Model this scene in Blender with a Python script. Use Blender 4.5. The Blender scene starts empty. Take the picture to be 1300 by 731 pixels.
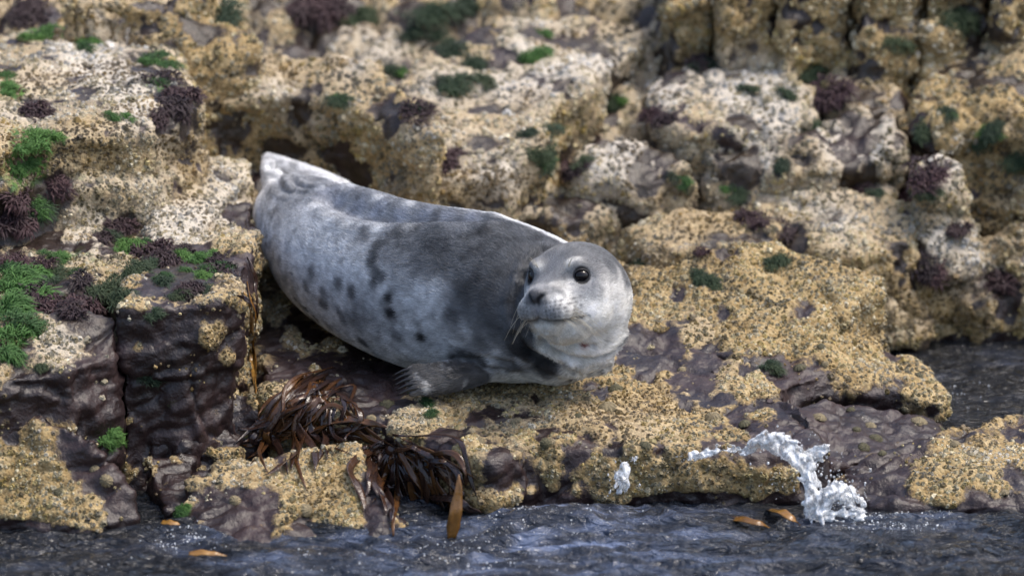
import bpy, bmesh, math, random, time
import numpy as np
from mathutils import Vector
from mathutils.bvhtree import BVHTree

random.seed(5); RNG = np.random.default_rng(11)
scene = bpy.context.scene
COL = scene.collection
R = math.radians
T0 = time.time()
def lap_time(n): print('TIME', n, round(time.time() - T0, 1))

# ------------------------------------------------------------------ camera, sky, sun, exposure
PITCH, DIST, LENS = R(15.0), 12.0, 200.0
TARGET = np.array([0.0, 0.0, 0.3])
FWD = np.array([0, math.cos(PITCH), -math.sin(PITCH)])
UPV = np.array([0, math.sin(PITCH), math.cos(PITCH)])
RGT = np.array([1.0, 0, 0])
CAM = TARGET - FWD * DIST
cam = bpy.data.cameras.new('camera'); camo = bpy.data.objects.new('camera', cam); COL.objects.link(camo)
camo.location = CAM; camo.rotation_euler = (math.pi / 2 - PITCH, 0, 0)
cam.lens = LENS; cam.sensor_width = 36; cam.clip_start = 0.5; cam.clip_end = 5000
cam.dof.use_dof = True; cam.dof.focus_distance = DIST - 0.28; cam.dof.aperture_fstop = 2.2
scene.camera = camo

SUN_EL, SUN_AZ = R(62), R(90)          # azimuth measured from +Y (away from the camera) towards +X
w = bpy.data.worlds.new('World'); scene.world = w; w.use_nodes = True
nt = w.node_tree; sky = nt.nodes.new('ShaderNodeTexSky'); sky.sky_type = 'NISHITA'; sky.sun_disc = False
sky.sun_elevation = SUN_EL; sky.sun_rotation = SUN_AZ; sky.air_density = 1.0; sky.dust_density = 4.0; sky.ozone_density = 0.8
nt.links.new(sky.outputs[0], nt.nodes['Background'].inputs[0]); nt.nodes['Background'].inputs[1].default_value = 0.15
sl = bpy.data.lights.new('sun', 'SUN'); sl.energy = 1.15; sl.angle = R(14); sl.color = (1, 0.95, 0.86)
so = bpy.data.objects.new('sun', sl); COL.objects.link(so)
sd = Vector((math.sin(SUN_AZ) * math.cos(SUN_EL), math.cos(SUN_AZ) * math.cos(SUN_EL), math.sin(SUN_EL)))
so.rotation_euler = sd.to_track_quat('Z', 'Y').to_euler(); so.location = (3, 3, 6)
vs = scene.view_settings; vs.view_transform = 'Standard'; vs.look = 'None'; vs.gamma = 1; vs.use_curve_mapping = False
vs.exposure = 0.95
scene.render.engine = 'CYCLES'
try: scene.cycles.max_bounces = 8; scene.cycles.transparent_max_bounces = 12
except Exception: pass

# ------------------------------------------------------------------ pixels to rays and points
def ray(px, py):
    d = FWD * LENS + RGT * ((px - 650) / 1300 * 36) + UPV * ((365.5 - py) / 1300 * 36)
    return d / np.linalg.norm(d)
def PZ(px, py, z):
    d = ray(px, py); return CAM + d * ((z - CAM[2]) / d[2])
def PY(px, py, y):
    d = ray(px, py); return CAM + d * ((y - CAM[1]) / d[1])
def proj(p):
    q = np.asarray(p) - CAM; a = q @ FWD
    return 650 + (q @ RGT) / a * LENS / 36 * 1300, 365.5 - (q @ UPV) / a * LENS / 36 * 1300

# ------------------------------------------------------------------ noise
PERM = np.random.default_rng(3).permutation(256); PERM = np.concatenate([PERM, PERM, PERM])
GR = np.random.default_rng(4).normal(size=(256, 3)); GR /= np.linalg.norm(GR, axis=1)[:, None]
RND = np.random.default_rng(6).random((256, 3))
def _h(ix, iy, iz): return PERM[PERM[PERM[ix & 255] + (iy & 255)] + (iz & 255)]
def pn(p):
    p = np.asarray(p, float); i = np.floor(p).astype(int); f = p - i; u = f * f * f * (f * (f * 6 - 15) + 10)
    r = 0
    for dx in (0, 1):
        wx = u[:, 0] if dx else 1 - u[:, 0]
        for dy in (0, 1):
            wy = u[:, 1] if dy else 1 - u[:, 1]
            for dz in (0, 1):
                wz = u[:, 2] if dz else 1 - u[:, 2]
                g = GR[_h(i[:, 0] + dx, i[:, 1] + dy, i[:, 2] + dz)]
                r = r + wx * wy * wz * ((f[:, 0] - dx) * g[:, 0] + (f[:, 1] - dy) * g[:, 1] + (f[:, 2] - dz) * g[:, 2])
    return r * 1.6
def fbm(p, o=4, gain=0.5):
    r = 0; a = 1; q = np.asarray(p, float)
    for k in range(o): r = r + a * pn(q); q = q * 2.03 + 17.3; a *= gain
    return r
def worley(p, ids=False):
    p = np.asarray(p, float); i = np.floor(p).astype(int); f = p - i
    a = np.full(len(p), 9.0); b = a.copy(); cid = np.zeros(len(p), int)
    for dx in (-1, 0, 1):
        for dy in (-1, 0, 1):
            for dz in (-1, 0, 1):
                hh = _h(i[:, 0] + dx, i[:, 1] + dy, i[:, 2] + dz); j = RND[hh]
                d = np.sqrt((j[:, 0] + dx - f[:, 0]) ** 2 + (j[:, 1] + dy - f[:, 1]) ** 2 + (j[:, 2] + dz - f[:, 2]) ** 2)
                b = np.minimum(b, np.maximum(a, d)); cid = np.where(d < a, hh, cid); a = np.minimum(a, d)
    return (a, b, cid) if ids else (a, b)
def ss(x, a, b):
    t = np.clip((x - a) / (b - a), 0, 1); return t * t * (3 - 2 * t)

# ------------------------------------------------------------------ mesh helpers
def link(o, parent=None):
    COL.objects.link(o)
    if parent is not None: o.parent = parent
    return o
def tag(o, label=None, cat=None, group=None, kind=None):
    if label: o['label'] = label
    if cat: o['category'] = cat
    if group: o['group'] = group
    if kind: o['kind'] = kind
    return o
def mesh_np(name, V, F, smooth=True):
    """V (n,3); F a list of int arrays (m,3) or (m,4)"""
    me = bpy.data.meshes.new(name); V = np.ascontiguousarray(V, np.float32)
    if not isinstance(F, list): F = [F]
    loops = np.concatenate([f.reshape(-1) for f in F]).astype(np.int32)
    sizes = np.concatenate([np.full(len(f), f.shape[1], np.int32) for f in F])
    starts = np.concatenate([[0], np.cumsum(sizes)[:-1]]).astype(np.int32)
    me.vertices.add(len(V)); me.vertices.foreach_set('co', V.ravel())
    me.loops.add(len(loops)); me.loops.foreach_set('vertex_index', loops)
    me.polygons.add(len(sizes)); me.polygons.foreach_set('loop_start', starts)
    me.polygons.foreach_set('use_smooth', np.full(len(sizes), smooth))
    me.update(calc_edges=True); me.validate()
    return me
def get_np(me):
    V = np.empty(len(me.vertices) * 3, np.float32); me.vertices.foreach_get('co', V); V = V.reshape(-1, 3).astype(float)
    me.calc_loop_triangles(); T = np.empty(len(me.loop_triangles) * 3, np.int32); me.loop_triangles.foreach_get('vertices', T)
    E = np.empty(len(me.edges) * 2, np.int32); me.edges.foreach_get('vertices', E)
    return V, T.reshape(-1, 3), E.reshape(-1, 2)
def normals(V, T):
    n = np.cross(V[T[:, 1]] - V[T[:, 0]], V[T[:, 2]] - V[T[:, 0]]); N = np.zeros_like(V)
    for k in range(3):
        for c in range(3): N[:, c] += np.bincount(T[:, k], n[:, c], len(V))
    return N / np.maximum(np.linalg.norm(N, axis=1), 1e-12)[:, None]
def lap(V, E, it, wgt=0.5):
    n = len(V); deg = np.bincount(E.ravel(), minlength=n).astype(float); deg[deg == 0] = 1
    w_ = wgt if np.isscalar(wgt) else np.asarray(wgt)[:, None]
    for _ in range(it):
        A = np.empty_like(V)
        for c in range(3):
            A[:, c] = (np.bincount(E[:, 0], V[E[:, 1], c], n) + np.bincount(E[:, 1], V[E[:, 0], c], n)) / deg
        V = V + w_ * (A - V)
    return V
def attr(me, name, vals, typ='FLOAT', dom='POINT'):
    a = me.attributes.new(name, typ, dom)
    v = np.ascontiguousarray(vals, np.float32)
    if typ == 'FLOAT_COLOR':
        if v.shape[1] == 3: v = np.concatenate([v, np.ones((len(v), 1), np.float32)], 1)
        a.data.foreach_set('color', np.ascontiguousarray(v).ravel())
    else: a.data.foreach_set('value', v)
def remesh(me, voxel):
    o = bpy.data.objects.new('temporary', me); COL.objects.link(o)
    m = o.modifiers.new('r', 'REMESH'); m.mode = 'VOXEL'; m.voxel_size = voxel; m.adaptivity = 0
    dg = bpy.context.evaluated_depsgraph_get(); ev = o.evaluated_get(dg)
    r = bpy.data.meshes.new_from_object(ev)
    bpy.data.objects.remove(o); return r
def tube(P, rad, seg=8, cap=True):
    """tapered tube through points, radius per point"""
    P = np.asarray(P, float); rad = np.asarray(rad, float); n = len(P)
    t = np.gradient(P, axis=0); t /= np.maximum(np.linalg.norm(t, axis=1), 1e-9)[:, None]
    ref = np.array([0, 0, 1.0]) if abs(t[0, 2]) < 0.9 else np.array([1.0, 0, 0])
    V = []
    a = np.cross(t[0], ref); a /= np.linalg.norm(a)
    th = np.linspace(0, 2 * np.pi, seg, endpoint=False)
    for k in range(n):
        a = a - t[k] * (a @ t[k]); a /= np.linalg.norm(a); b = np.cross(t[k], a)
        V.append(P[k] + rad[k] * (np.cos(th)[:, None] * a + np.sin(th)[:, None] * b))
    V = np.concatenate(V)
    i = np.arange(n - 1)[:, None] * seg; j = np.arange(seg)[None]; j2 = (j + 1) % seg
    Q = np.stack([i + j, i + j2, i + seg + j2, i + seg + j], -1).reshape(-1, 4)
    F = [Q]
    if cap:
        V = np.concatenate([V, P[:1], P[-1:]]); c0, c1 = n * seg, n * seg + 1; j = np.arange(seg); j2 = (j + 1) % seg
        F.append(np.stack([np.full(seg, c0), j2, j], -1)); b = (n - 1) * seg
        F.append(np.stack([np.full(seg, c1), b + j, b + j2], -1))
    return V, F
def ellipsoid(c, ax, seg=24, rings=14):
    """ax: 3 axis vectors scaled by radii"""
    ax = np.asarray(ax, float); V = []; ph = np.linspace(0, np.pi, rings + 1)[1:-1]; th = np.linspace(0, 2 * np.pi, seg, endpoint=False)
    for p in ph: V.append(np.stack([np.sin(p) * np.cos(th), np.sin(p) * np.sin(th), np.full(seg, np.cos(p))], 1))
    V = np.concatenate(V + [np.array([[0, 0, 1], [0, 0, -1.0]])]); n = rings - 1
    i = np.arange(n - 1)[:, None] * seg; j = np.arange(seg)[None]; j2 = (j + 1) % seg
    Q = np.stack([i + j, i + seg + j, i + seg + j2, i + j2], -1).reshape(-1, 4)
    j = np.arange(seg); j2 = (j + 1) % seg; b = (n - 1) * seg
    F = [Q, np.stack([np.full(seg, n * seg), j, j2], -1), np.stack([np.full(seg, n * seg + 1), b + j2, b + j], -1)]
    return V @ ax + np.asarray(c), F
def joinVF(parts):
    Vs, Fs, o = [], {}, 0
    for V, F in parts:
        for f in (F if isinstance(F, list) else [F]): Fs.setdefault(f.shape[1], []).append(f + o)
        Vs.append(V); o += len(V)
    return np.concatenate(Vs), [np.concatenate(v) for v in Fs.values()]
def catmull(P, n):
    P = np.asarray(P, float); Q = np.concatenate([[2 * P[0] - P[1]], P, [2 * P[-1] - P[-2]]]); m = len(P) - 1
    t = np.linspace(0, m - 1e-6, n); i = np.floor(t).astype(int); u = (t - i)[:, None]
    a, b, c, d = Q[i], Q[i + 1], Q[i + 2], Q[i + 3]
    return 0.5 * (2 * b + (c - a) * u + (2 * a - 5 * b + 4 * c - d) * u ** 2 + (3 * b - a - 3 * c + d) * u ** 3)

# ------------------------------------------------------------------ material helpers
class NT:
    def __init__(s, name):
        s.m = bpy.data.materials.new(name); s.m.use_nodes = True; s.t = s.m.node_tree
        s.b = s.t.nodes['Principled BSDF']; s.out = s.t.nodes['Material Output']
    def n(s, typ, **k):
        x = s.t.nodes.new(typ)
        for a, v in k.items():
            if a.startswith('i_'):
                x.inputs[a[2:].replace('_', ' ')].default_value = v
            else: setattr(x, a, v)
        return x
    def l(s, a, b): s.t.links.new(a, b)
    def attr(s, name, out='Fac'): return s.n('ShaderNodeAttribute', attribute_name=name).outputs[out]
    def noise(s, scale, detail=4, rough=0.6, vec=None):
        x = s.n('ShaderNodeTexNoise'); x.inputs['Scale'].default_value = scale; x.inputs['Detail'].default_value = detail; x.inputs['Roughness'].default_value = rough
        s.l(vec or s.pos(), x.inputs['Vector']); return x
    def vor(s, scale, feature='F1', vec=None):
        x = s.n('ShaderNodeTexVoronoi'); x.feature = feature; x.inputs['Scale'].default_value = scale; s.l(vec or s.pos(), x.inputs['Vector']); return x
    def pos(s):
        if not hasattr(s, '_p'): s._p = s.n('ShaderNodeTexCoord').outputs['Object']
        return s._p
    def ramp(s, f, stops):
        x = s.n('ShaderNodeValToRGB'); e = x.color_ramp.elements
        while len(e) < len(stops): e.new(0.5)
        for k, (p, c) in enumerate(stops): e[k].position = p; e[k].color = (*c, 1) if len(c) == 3 else c
        s.l(f, x.inputs[0]); return x.outputs[0]
    def mix(s, f, a, b, blend='MIX'):
        x = s.n('ShaderNodeMix', data_type='RGBA', blend_type=blend)
        for v, k in ((f, 0), (a, 6), (b, 7)):
            if hasattr(v, 'is_output') or isinstance(v, bpy.types.NodeSocket): s.l(v, x.inputs[k])
            else: x.inputs[k].default_value = v if k == 0 else (*v, 1)
        return x.outputs[2]
    def math(s, op, a, b=0.0, c=None):
        x = s.n('ShaderNodeMath', operation=op)
        for k, v in enumerate((a, b) if c is None else (a, b, c)):
            if isinstance(v, bpy.types.NodeSocket): s.l(v, x.inputs[k])
            else: x.inputs[k].default_value = v
        return x.outputs[0]
    def bump(s, h, strength, dist, nrm=None):
        x = s.n('ShaderNodeBump'); x.inputs['Strength'].default_value = strength; x.inputs['Distance'].default_value = dist
        s.l(h, x.inputs['Height'])
        if nrm: s.l(nrm, x.inputs['Normal'])
        return x.outputs[0]

def rock_material():
    g = NT('wet_sandstone_with_crust'); b = g.b
    n1 = g.noise(7, 6, 0.65); n2 = g.noise(60, 5, 0.7); n3 = g.noise(26, 4, 0.6)
    rock = g.ramp(n1.outputs[0], [(0.25, (0.010, 0.007, 0.007)), (0.45, (0.022, 0.013, 0.013)), (0.6, (0.040, 0.022, 0.021)), (0.78, (0.075, 0.055, 0.057))])
    rock = g.mix(0.5, rock, g.ramp(n2.outputs[0], [(0.3, (0.35, 0.33, 0.36)), (0.7, (1.0, 1.0, 1.0))]), 'MULTIPLY')
    v1 = g.vor(150); v2 = g.vor(75)
    cr = g.ramp(v1.outputs['Color'], [(0.0, (0.10, 0.062, 0.025)), (0.3, (0.22, 0.145, 0.055)), (0.6, (0.36, 0.26, 0.12)), (1.0, (0.52, 0.42, 0.25))])
    cr2 = g.ramp(n3.outputs[0], [(0.3, (0.13, 0.085, 0.035)), (0.5, (0.30, 0.21, 0.09)), (0.7, (0.48, 0.38, 0.22))])
    crust = g.mix(0.5, cr, cr2)
    pale = g.mix(0.6, g.ramp(v2.outputs['Color'], [(0.0, (0.40, 0.35, 0.27)), (1.0, (0.70, 0.66, 0.58))]), g.ramp(n2.outputs[0], [(0.3, (0.36, 0.33, 0.29)), (0.7, (0.68, 0.65, 0.60))]))
    crust = g.mix(g.attr('pale'), crust, pale)
    grn = g.ramp(n2.outputs[0], [(0.3, (0.018, 0.04, 0.01)), (0.5, (0.055, 0.12, 0.02)), (0.75, (0.13, 0.22, 0.045))])
    # crust edge broken by fine noise
    cm = g.math('ADD', g.attr('crust'), g.math('MULTIPLY', g.math('SUBTRACT', n2.outputs[0], 0.5), 0.7))
    cf = g.ramp(cm, [(0.42, (0, 0, 0)), (0.56, (1, 1, 1))])
    col = g.mix(cf, rock, crust)
    drk = g.mix(g.attr('weed'), col, g.ramp(n2.outputs[0], [(0.3, (0.010, 0.008, 0.006)), (0.7, (0.050, 0.034, 0.020))]))
    gm = g.math('ADD', g.attr('green'), g.math('MULTIPLY', g.math('SUBTRACT', n3.outputs[0], 0.5), 0.8))
    col = g.mix(g.ramp(gm, [(0.4, (0, 0, 0)), (0.7, (1, 1, 1))]), drk, grn)
    g.l(col, b.inputs['Base Color'])
    ro = g.math('ADD', g.math('MULTIPLY', cf, 0.5), g.ramp(n1.outputs[0], [(0.3, (.24,) * 3), (0.7, (.52,) * 3)]))
    g.l(ro, b.inputs['Roughness'])
    vb = g.math('SUBTRACT', 1.0, v1.outputs['Distance'])
    h = g.math('ADD', g.math('MULTIPLY', g.math('MULTIPLY', vb, cf), 0.9), g.math('MULTIPLY', n2.outputs[0], 0.9))
    b1 = g.bump(g.noise(20, 6, 0.6).outputs[0], 0.8, 0.012)
    g.l(g.bump(h, 0.7, 0.004, b1), b.inputs['Normal'])
    return g.m
def barnacle_material():
    g = NT('barnacle_shell'); b = g.b
    n = g.noise(300, 3, 0.7)
    c = g.mix(0.45, g.attr('col', 'Color'), g.ramp(n.outputs[0], [(0.3, (0.45, 0.42, 0.38)), (0.65, (1.0, 1.0, 1.0))]), 'MULTIPLY')
    g.l(c, b.inputs['Base Color']); b.inputs['Roughness'].default_value = 0.62
    return g.m
def attr_material(name, rough=0.5, spec=0.5, noise=None, sub=0.0, bump=None):
    g = NT(name); b = g.b; c = g.attr('col', 'Color')
    if noise:
        n = g.noise(noise, 4, 0.65); c = g.mix(0.6, c, g.ramp(n.outputs[0], [(0.3, (0.45, 0.45, 0.45)), (0.7, (1.15, 1.15, 1.15))]), 'MULTIPLY')
    g.l(c, b.inputs['Base Color']); b.inputs['Roughness'].default_value = rough; b.inputs['Specular IOR Level'].default_value = spec
    if sub: b.inputs['Subsurface Weight'].default_value = sub; b.inputs['Subsurface Radius'].default_value = (0.01, 0.006, 0.003)
    if bump: g.l(g.bump(g.noise(bump[0], 4).outputs[0], bump[1], bump[2]), b.inputs['Normal'])
    return g.m
def weed_material(name, cols, rough, scale=40, stripes=False):
    g = NT(name); b = g.b; r_ = g.n('ShaderNodeObjectInfo').outputs['Random']
    n = g.noise(scale, 3)
    f = g.math('ADD', g.math('MULTIPLY', r_, 0.55), g.math('MULTIPLY', n.outputs[0], 0.5))
    k = [i / (len(cols) - 1) for i in range(len(cols))]
    g.l(g.ramp(f, list(zip(k, cols))), b.inputs['Base Color']); b.inputs['Roughness'].default_value = rough
    g.l(g.bump(g.noise(90, 3).outputs[0], 0.4, 0.004), b.inputs['Normal'])
    return g.m

M = {}
M['rock'] = rock_material(); M['barnacle'] = barnacle_material()
M['kelp'] = weed_material('kelp_frond', [(0.008, 0.005, 0.006), (0.016, 0.009, 0.009), (0.035, 0.016, 0.009), (0.085, 0.036, 0.011), (0.20, 0.095, 0.024)], 0.26)
M['kelp_gold'] = weed_material('golden_kelp', [(0.06, 0.026, 0.006), (0.20, 0.095, 0.018), (0.40, 0.23, 0.06)], 0.25)
M['green'] = weed_material('green_algae', [(0.008, 0.028, 0.008), (0.018, 0.060, 0.011), (0.040, 0.115, 0.015), (0.085, 0.175, 0.028)], 0.75)
M['olive'] = weed_material('dark_olive_algae', [(0.006, 0.016, 0.008), (0.014, 0.035, 0.012), (0.035, 0.05, 0.015)], 0.75)
M['red'] = weed_material('dark_red_algae', [(0.008, 0.004, 0.006), (0.022, 0.009, 0.012), (0.05, 0.018, 0.022)], 0.75)

# ------------------------------------------------------------------ the shore: terrain sheet and rocks
ctrl = [(-200, 720, -.15), (0, 720, -.18), (300, 725, -.2), (650, 720, -.22), (1000, 720, -.22), (1300, 720, -.2), (1500, 720, -.2), (0, 650, -.1), (300, 650, -.06),
 (650, 640, -.06), (1000, 640, -.1), (1300, 640, -.06), (200, 560, .03), (400, 540, .08), (700, 520, .08), (1000, 560, .02), (1250, 500, -.1), (1400, 500, -.1), (1200, 455, -.08),
 (1300, 445, -.05), (1450, 440, -.05), (350, 420, .13), (600, 420, .1), (900, 400, .12), (100, 420, .2), (-150, 420, .22), (200, 250, .34), (0, 250, .4), (-200, 250, .42),
 (330, 220, .25), (500, 235, .24), (700, 290, .2), (900, 285, .2), (1080, 340, .1), (1180, 400, .03), (1300, 385, .06), (1450, 380, .06), (1200, 250, .27), (1400, 250, .27),
 (1000, 215, .31), (820, 225, .3), (700, 150, .42), (400, 150, .42), (100, 120, .5), (-200, 120, .5), (0, 0, .68), (300, 30, .58), (650, 30, .55), (850, 60, .52), (1000, 65, .55), (1150, 100, .48),
 (1300, 100, .5), (1450, 100, .52), (1300, 0, .62), (1000, 0, .62), (650, -120, .75), (0, -120, .8), (1300, -120, .8)]
CP = np.array([PZ(*c) for c in ctrl])
def tps(d2): return 0.5 * d2 * np.log(np.maximum(d2, 1e-12))
n = len(CP); K = np.zeros((n + 3, n + 3)); D2 = ((CP[:, None, :2] - CP[None, :, :2]) ** 2).sum(-1)
K[:n, :n] = tps(D2) + np.eye(n) * 0.02; K[:n, n] = 1; K[:n, n + 1:] = CP[:, :2]; K[n:, :n] = K[:n, n:].T
TW = np.linalg.solve(K, np.concatenate([CP[:, 2], [0, 0, 0]]))
def ground(xy):
    r = TW[n] + xy @ TW[n + 1:]
    for k in range(n): r = r + TW[k] * tps(((xy - CP[k, :2]) ** 2).sum(1))
    return r

class Rock: pass
ROCKS = []
def terrain():
    xs = np.concatenate([-np.geomspace(400, 1.75, 22), np.linspace(-1.7, 1.7, 280), np.geomspace(1.75, 400, 22)])
    ys = np.concatenate([-np.geomspace(400, 1.75, 16), np.linspace(-1.7, 2.8, 360), np.geomspace(2.85, 400, 22)])
    X, Y = np.meshgrid(xs, ys); xy = np.stack([X.ravel(), Y.ravel()], 1)
    cl = np.stack([np.clip(xy[:, 0], -1.7, 1.7), np.clip(xy[:, 1], -1.3, 2.6)], 1)
    z = ground(cl)
    back = np.maximum(xy[:, 1] - 2.6, 0); z = z + 0.16 * back / (1 + back * 0.03)
    front = np.maximum(-1.3 - xy[:, 1], 0); z = np.where(front > 0, np.minimum(z, -0.15) - front * 0.25 / (1 + front * 0.05), z)
    p = np.stack([xy[:, 0], xy[:, 1], z], 1)
    near = (np.abs(xy[:, 0]) < 1.75) & (xy[:, 1] > -1.75) & (xy[:, 1] < 2.85)
    q = p[near]
    f1, f2 = worley(q * np.array([5.5, 5.5, 3]) + fbm(q * 5, 2)[:, None] * 0.5)
    g1, g2 = worley(q * 14 + 3.1)
    dz = 0.055 * (0.55 - f1) + 0.018 * (0.5 - g1) + 0.04 * fbm(q * 2.2, 3) + 0.010 * fbm(q * 22, 3)
    dz -= 0.035 * (1 - ss(f2 - f1, 0, 0.12))
    fade = ss(q[:, 1], -0.9, -0.3) * 0.75 + 0.25
    z2 = z.copy(); z2[near] += dz * fade; far = ~near
    z2[far] += 0.25 * fbm(p[far] * 0.25, 3) * ss(np.abs(p[far, 1]) + np.abs(p[far, 0]), 3, 14)
    p[:, 2] = z2
    nx, ny = len(xs), len(ys); i = np.arange(ny - 1)[:, None] * nx; j = np.arange(nx - 1)[None]
    Q = np.stack([i + j, i + j + 1, i + nx + j + 1, i + nx + j], -1).reshape(-1, 4)
    me = mesh_np('rocky_shore', p, Q)
    r = Rock(); r.name = 'rocky_shore'; r.label = None; r.me = me; r.V, r.T, r.E = get_np(me); r.loc = np.zeros(3)
    r.cover, r.side, r.pale, r.green, r.struct, r.seed = 0.50, 0.0, 0.35, 0.22, True, 0.0
    ROCKS.append(r)
terrain()
def rock(name, label, top, base=-.15, vox=0.0115, flare=0.04, rnd=4, amp=0.02, cover=0.3, side=-0.25, pale=0.0, green=0.0, crack=0.5, slump=1.0):
    T = np.array([PZ(*c) for c in top]); c = T.mean(0); n = len(T)
    out = T - c; out[:, 2] = 0; out /= np.maximum(np.linalg.norm(out, axis=1), 1e-6)[:, None]
    a = 0.0
    for k in range(n): a += T[k, 0] * T[(k + 1) % n, 1] - T[(k + 1) % n, 0] * T[k, 1]
    if a < 0: T = T[::-1]; out = out[::-1]
    mid = T + out * flare * 0.35; mid[:, 2] = T[:, 2] * 0.55 + (base) * 0.45
    B = T + out * flare; B[:, 2] = base
    bm = bmesh.new()
    rings = [[bm.verts.new(v) for v in L] for L in (T, mid, B)]
    ct = bm.verts.new(c + np.array([0, 0, 0.006])); cb = bm.verts.new((c[0], c[1], base))
    for k in range(n):
        k2 = (k + 1) % n
        bm.faces.new((ct, rings[0][k], rings[0][k2])); bm.faces.new((cb, rings[2][k2], rings[2][k]))
        for q in (0, 1): bm.faces.new((rings[q][k], rings[q + 1][k], rings[q + 1][k2], rings[q][k2]))
    me = bpy.data.meshes.new(name); bm.to_mesh(me); bm.free()
    me = remesh(me, vox); V, Tr, E = get_np(me)
    sd_ = RNG.random() * 50
    V = lap(V, E, rnd, 0.5); N = normals(V, Tr)
    q = V + sd_ * 0.3
    d = amp * (fbm(q * 4, 3) + 0.45 * fbm(q * 11 + 5, 3)) + 0.006 * fbm(q * 26, 4, .6)
    f1, f2, ci = worley(q * np.array([6, 6, 9]) + 0.35 * fbm(q * 6, 2)[:, None], True)
    e1, e2, cj = worley(q * np.array([13, 13, 22]) + 0.2 * fbm(q * 9, 2)[:, None], True)
    d += crack * (0.026 * (RND[ci, 2] - .5) + 0.013 * (RND[cj, 0] - .5)) * (1 - .80 * np.clip(N[:, 2], 0, 1))
    d -= crack * 0.016 * (1 - ss(f2 - f1, 0.0, 0.10))
    st = (q[:, 2] + 0.10 * q[:, 0] + 0.035 * fbm(q * 3.5, 3)) * 14
    lay = RND[np.floor(st).astype(int) & 255, 1] - 0.5
    d += (0.018 * lay + 0.005 * fbm(q * np.array([12, 12, 30]), 3)) * (1 - np.abs(N[:, 2])) * slump
    V = V + N * d[:, None]
    V = lap(V, E, 1, 0.3)
    r = Rock(); r.name, r.label, r.me, r.V, r.T, r.E = name, label, me, V, Tr, E
    if c[1] > .45: cover = max(cover, .5); side = max(side, 0.1)
    r.cover, r.side, r.pale, r.green, r.struct, r.seed = cover, side, pale, green, False, sd_
    r.loc = np.array([c[0], c[1], base]); ROCKS.append(r); return r

fg = dict(vox=0.0072)
rock('flat_rock', 'broad flat barnacled slab that carries the seal, its front edge above the water',
     [(325,410,.165),(345,345,.195),(420,318,.205),(700,312,.21),(840,345,.25),(930,440,.17),(985,500,.14),(1045,570,.10),(1000,574,.10),(900,566,.12),(780,566,.125),(690,562,.13),(620,582,.12),(565,560,.13),(520,545,.13),(440,522,.14),(340,505,.145)],
     base=-.25, amp=0.012, cover=0.30, side=-0.1, pale=.12, crack=.6, **fg)
rock('flat_rock', 'sloping yellow barnacled slab to the right of the seal with a ridge along its back',
     [(800,350,.255),(840,338,.275),(900,318,.30),(985,308,.305),(1040,325,.29),(1105,350,.25),(1075,392,.215),(1000,440,.17),(930,455,.165),(850,435,.175)],
     base=-.2, amp=0.014, cover=0.5, side=-.1, pale=-.15, **fg)
rock('rock_block', 'upright barnacled block standing at the right end of the sloping slab',
     [(1040,356,.25),(1078,340,.262),(1116,350,.252),(1116,366,.24),(1062,376,.235)], base=.02, flare=.012, amp=0.010, cover=0.5, side=0.35, pale=-.2, **fg)
rock('flat_rock', 'low slab with a rounded lip and dark purple front reaching into the pool',
     [(900,470,.16),(960,432,.18),(1040,415,.185),(1110,432,.13),(1165,456,.105),(1207,496,.075),(1195,514,.065),(1120,497,.09),(1030,487,.12),(985,497,.135),(930,502,.14)],
     base=-.15, flare=-.03, amp=0.010, cover=0.45, side=-.3, pale=-.1, **fg)
rock('flat_rock', 'wet bare purple slab dotted with limpets below the low lip',
     [(985,512,.12),(1060,508,.09),(1190,528,.045),(1205,550,.03),(1120,580,.035),(1055,592,.04),(1040,566,.06)], base=-.2, amp=0.010, cover=-.45, side=-.3, **fg)
rock('stone', 'dark wet ridge of bare rock at the corner of the slab above the splash', [(972,500,.148),(1000,503,.156),(1030,530,.135),(1056,572,.085),(1046,588,.06),(1008,562,.10)], base=-.15, flare=.01, rnd=2, amp=0.008, cover=-.5, side=-.4, **fg)
rock('boulder', 'low barnacled boulder at the water edge beside the splash',
     [(1062,602,.03),(1120,568,.07),(1215,548,.08),(1300,522,.10),(1370,540,.1),(1370,640,.02),(1250,643,.012),(1105,641,.01)], base=-.2, amp=0.018, cover=0.25, side=0.1, pale=-.2, **fg)
rock('boulder', 'rounded barnacled boulder with a bare purple flank at the water edge below the left block',
     [(-70,520,.2),(0,512,.21),(60,520,.21),(120,560,.16),(168,610,.085),(176,650,.03),(100,668,.015),(0,664,.015),(-70,655,.02)], base=-.25, rnd=14, amp=0.018, cover=0.22, side=-.05, pale=-.25, **fg)
rock('flat_rock', 'tilted barnacled slab dipping into the water under the lower kelp clump',
     [(250,602,.07),(330,577,.09),(455,560,.11),(478,600,.08),(512,652,.03),(507,692,-.01),(430,695,-.015),(300,692,-.01),(228,652,.015)], base=-.25, amp=0.012, cover=0.25, side=-.3, **fg)
rock('stone', 'dark wet angular stone wedged at the foot of the left block', [(190,520,.14),(235,512,.15),(250,535,.12),(237,566,.08),(195,560,.09)], base=-.1, amp=.012, cover=-.25, side=-.4, **fg)
rock('stone', 'dark red squarish stone at the corner of the left block beside the kelp', [(250,500,.15),(325,495,.16),(333,520,.13),(256,526,.12)], base=-.1, flare=.01, amp=.010, cover=-.3, side=-.4, **fg)
rock('stone', 'pinkish rough stone between the dark stones and the upper kelp clump', [(245,537,.10),(295,530,.11),(306,570,.06),(252,576,.06)], base=-.1, amp=.010, cover=-.15, side=-.2, **fg)
rock('stone', 'layered purple stone just above the water in the gap beside the boulder', [(190,577,.08),(246,577,.07),(252,640,.02),(205,652,.01)], base=-.2, amp=.012, cover=-.1, side=-.3, **fg)
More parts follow.
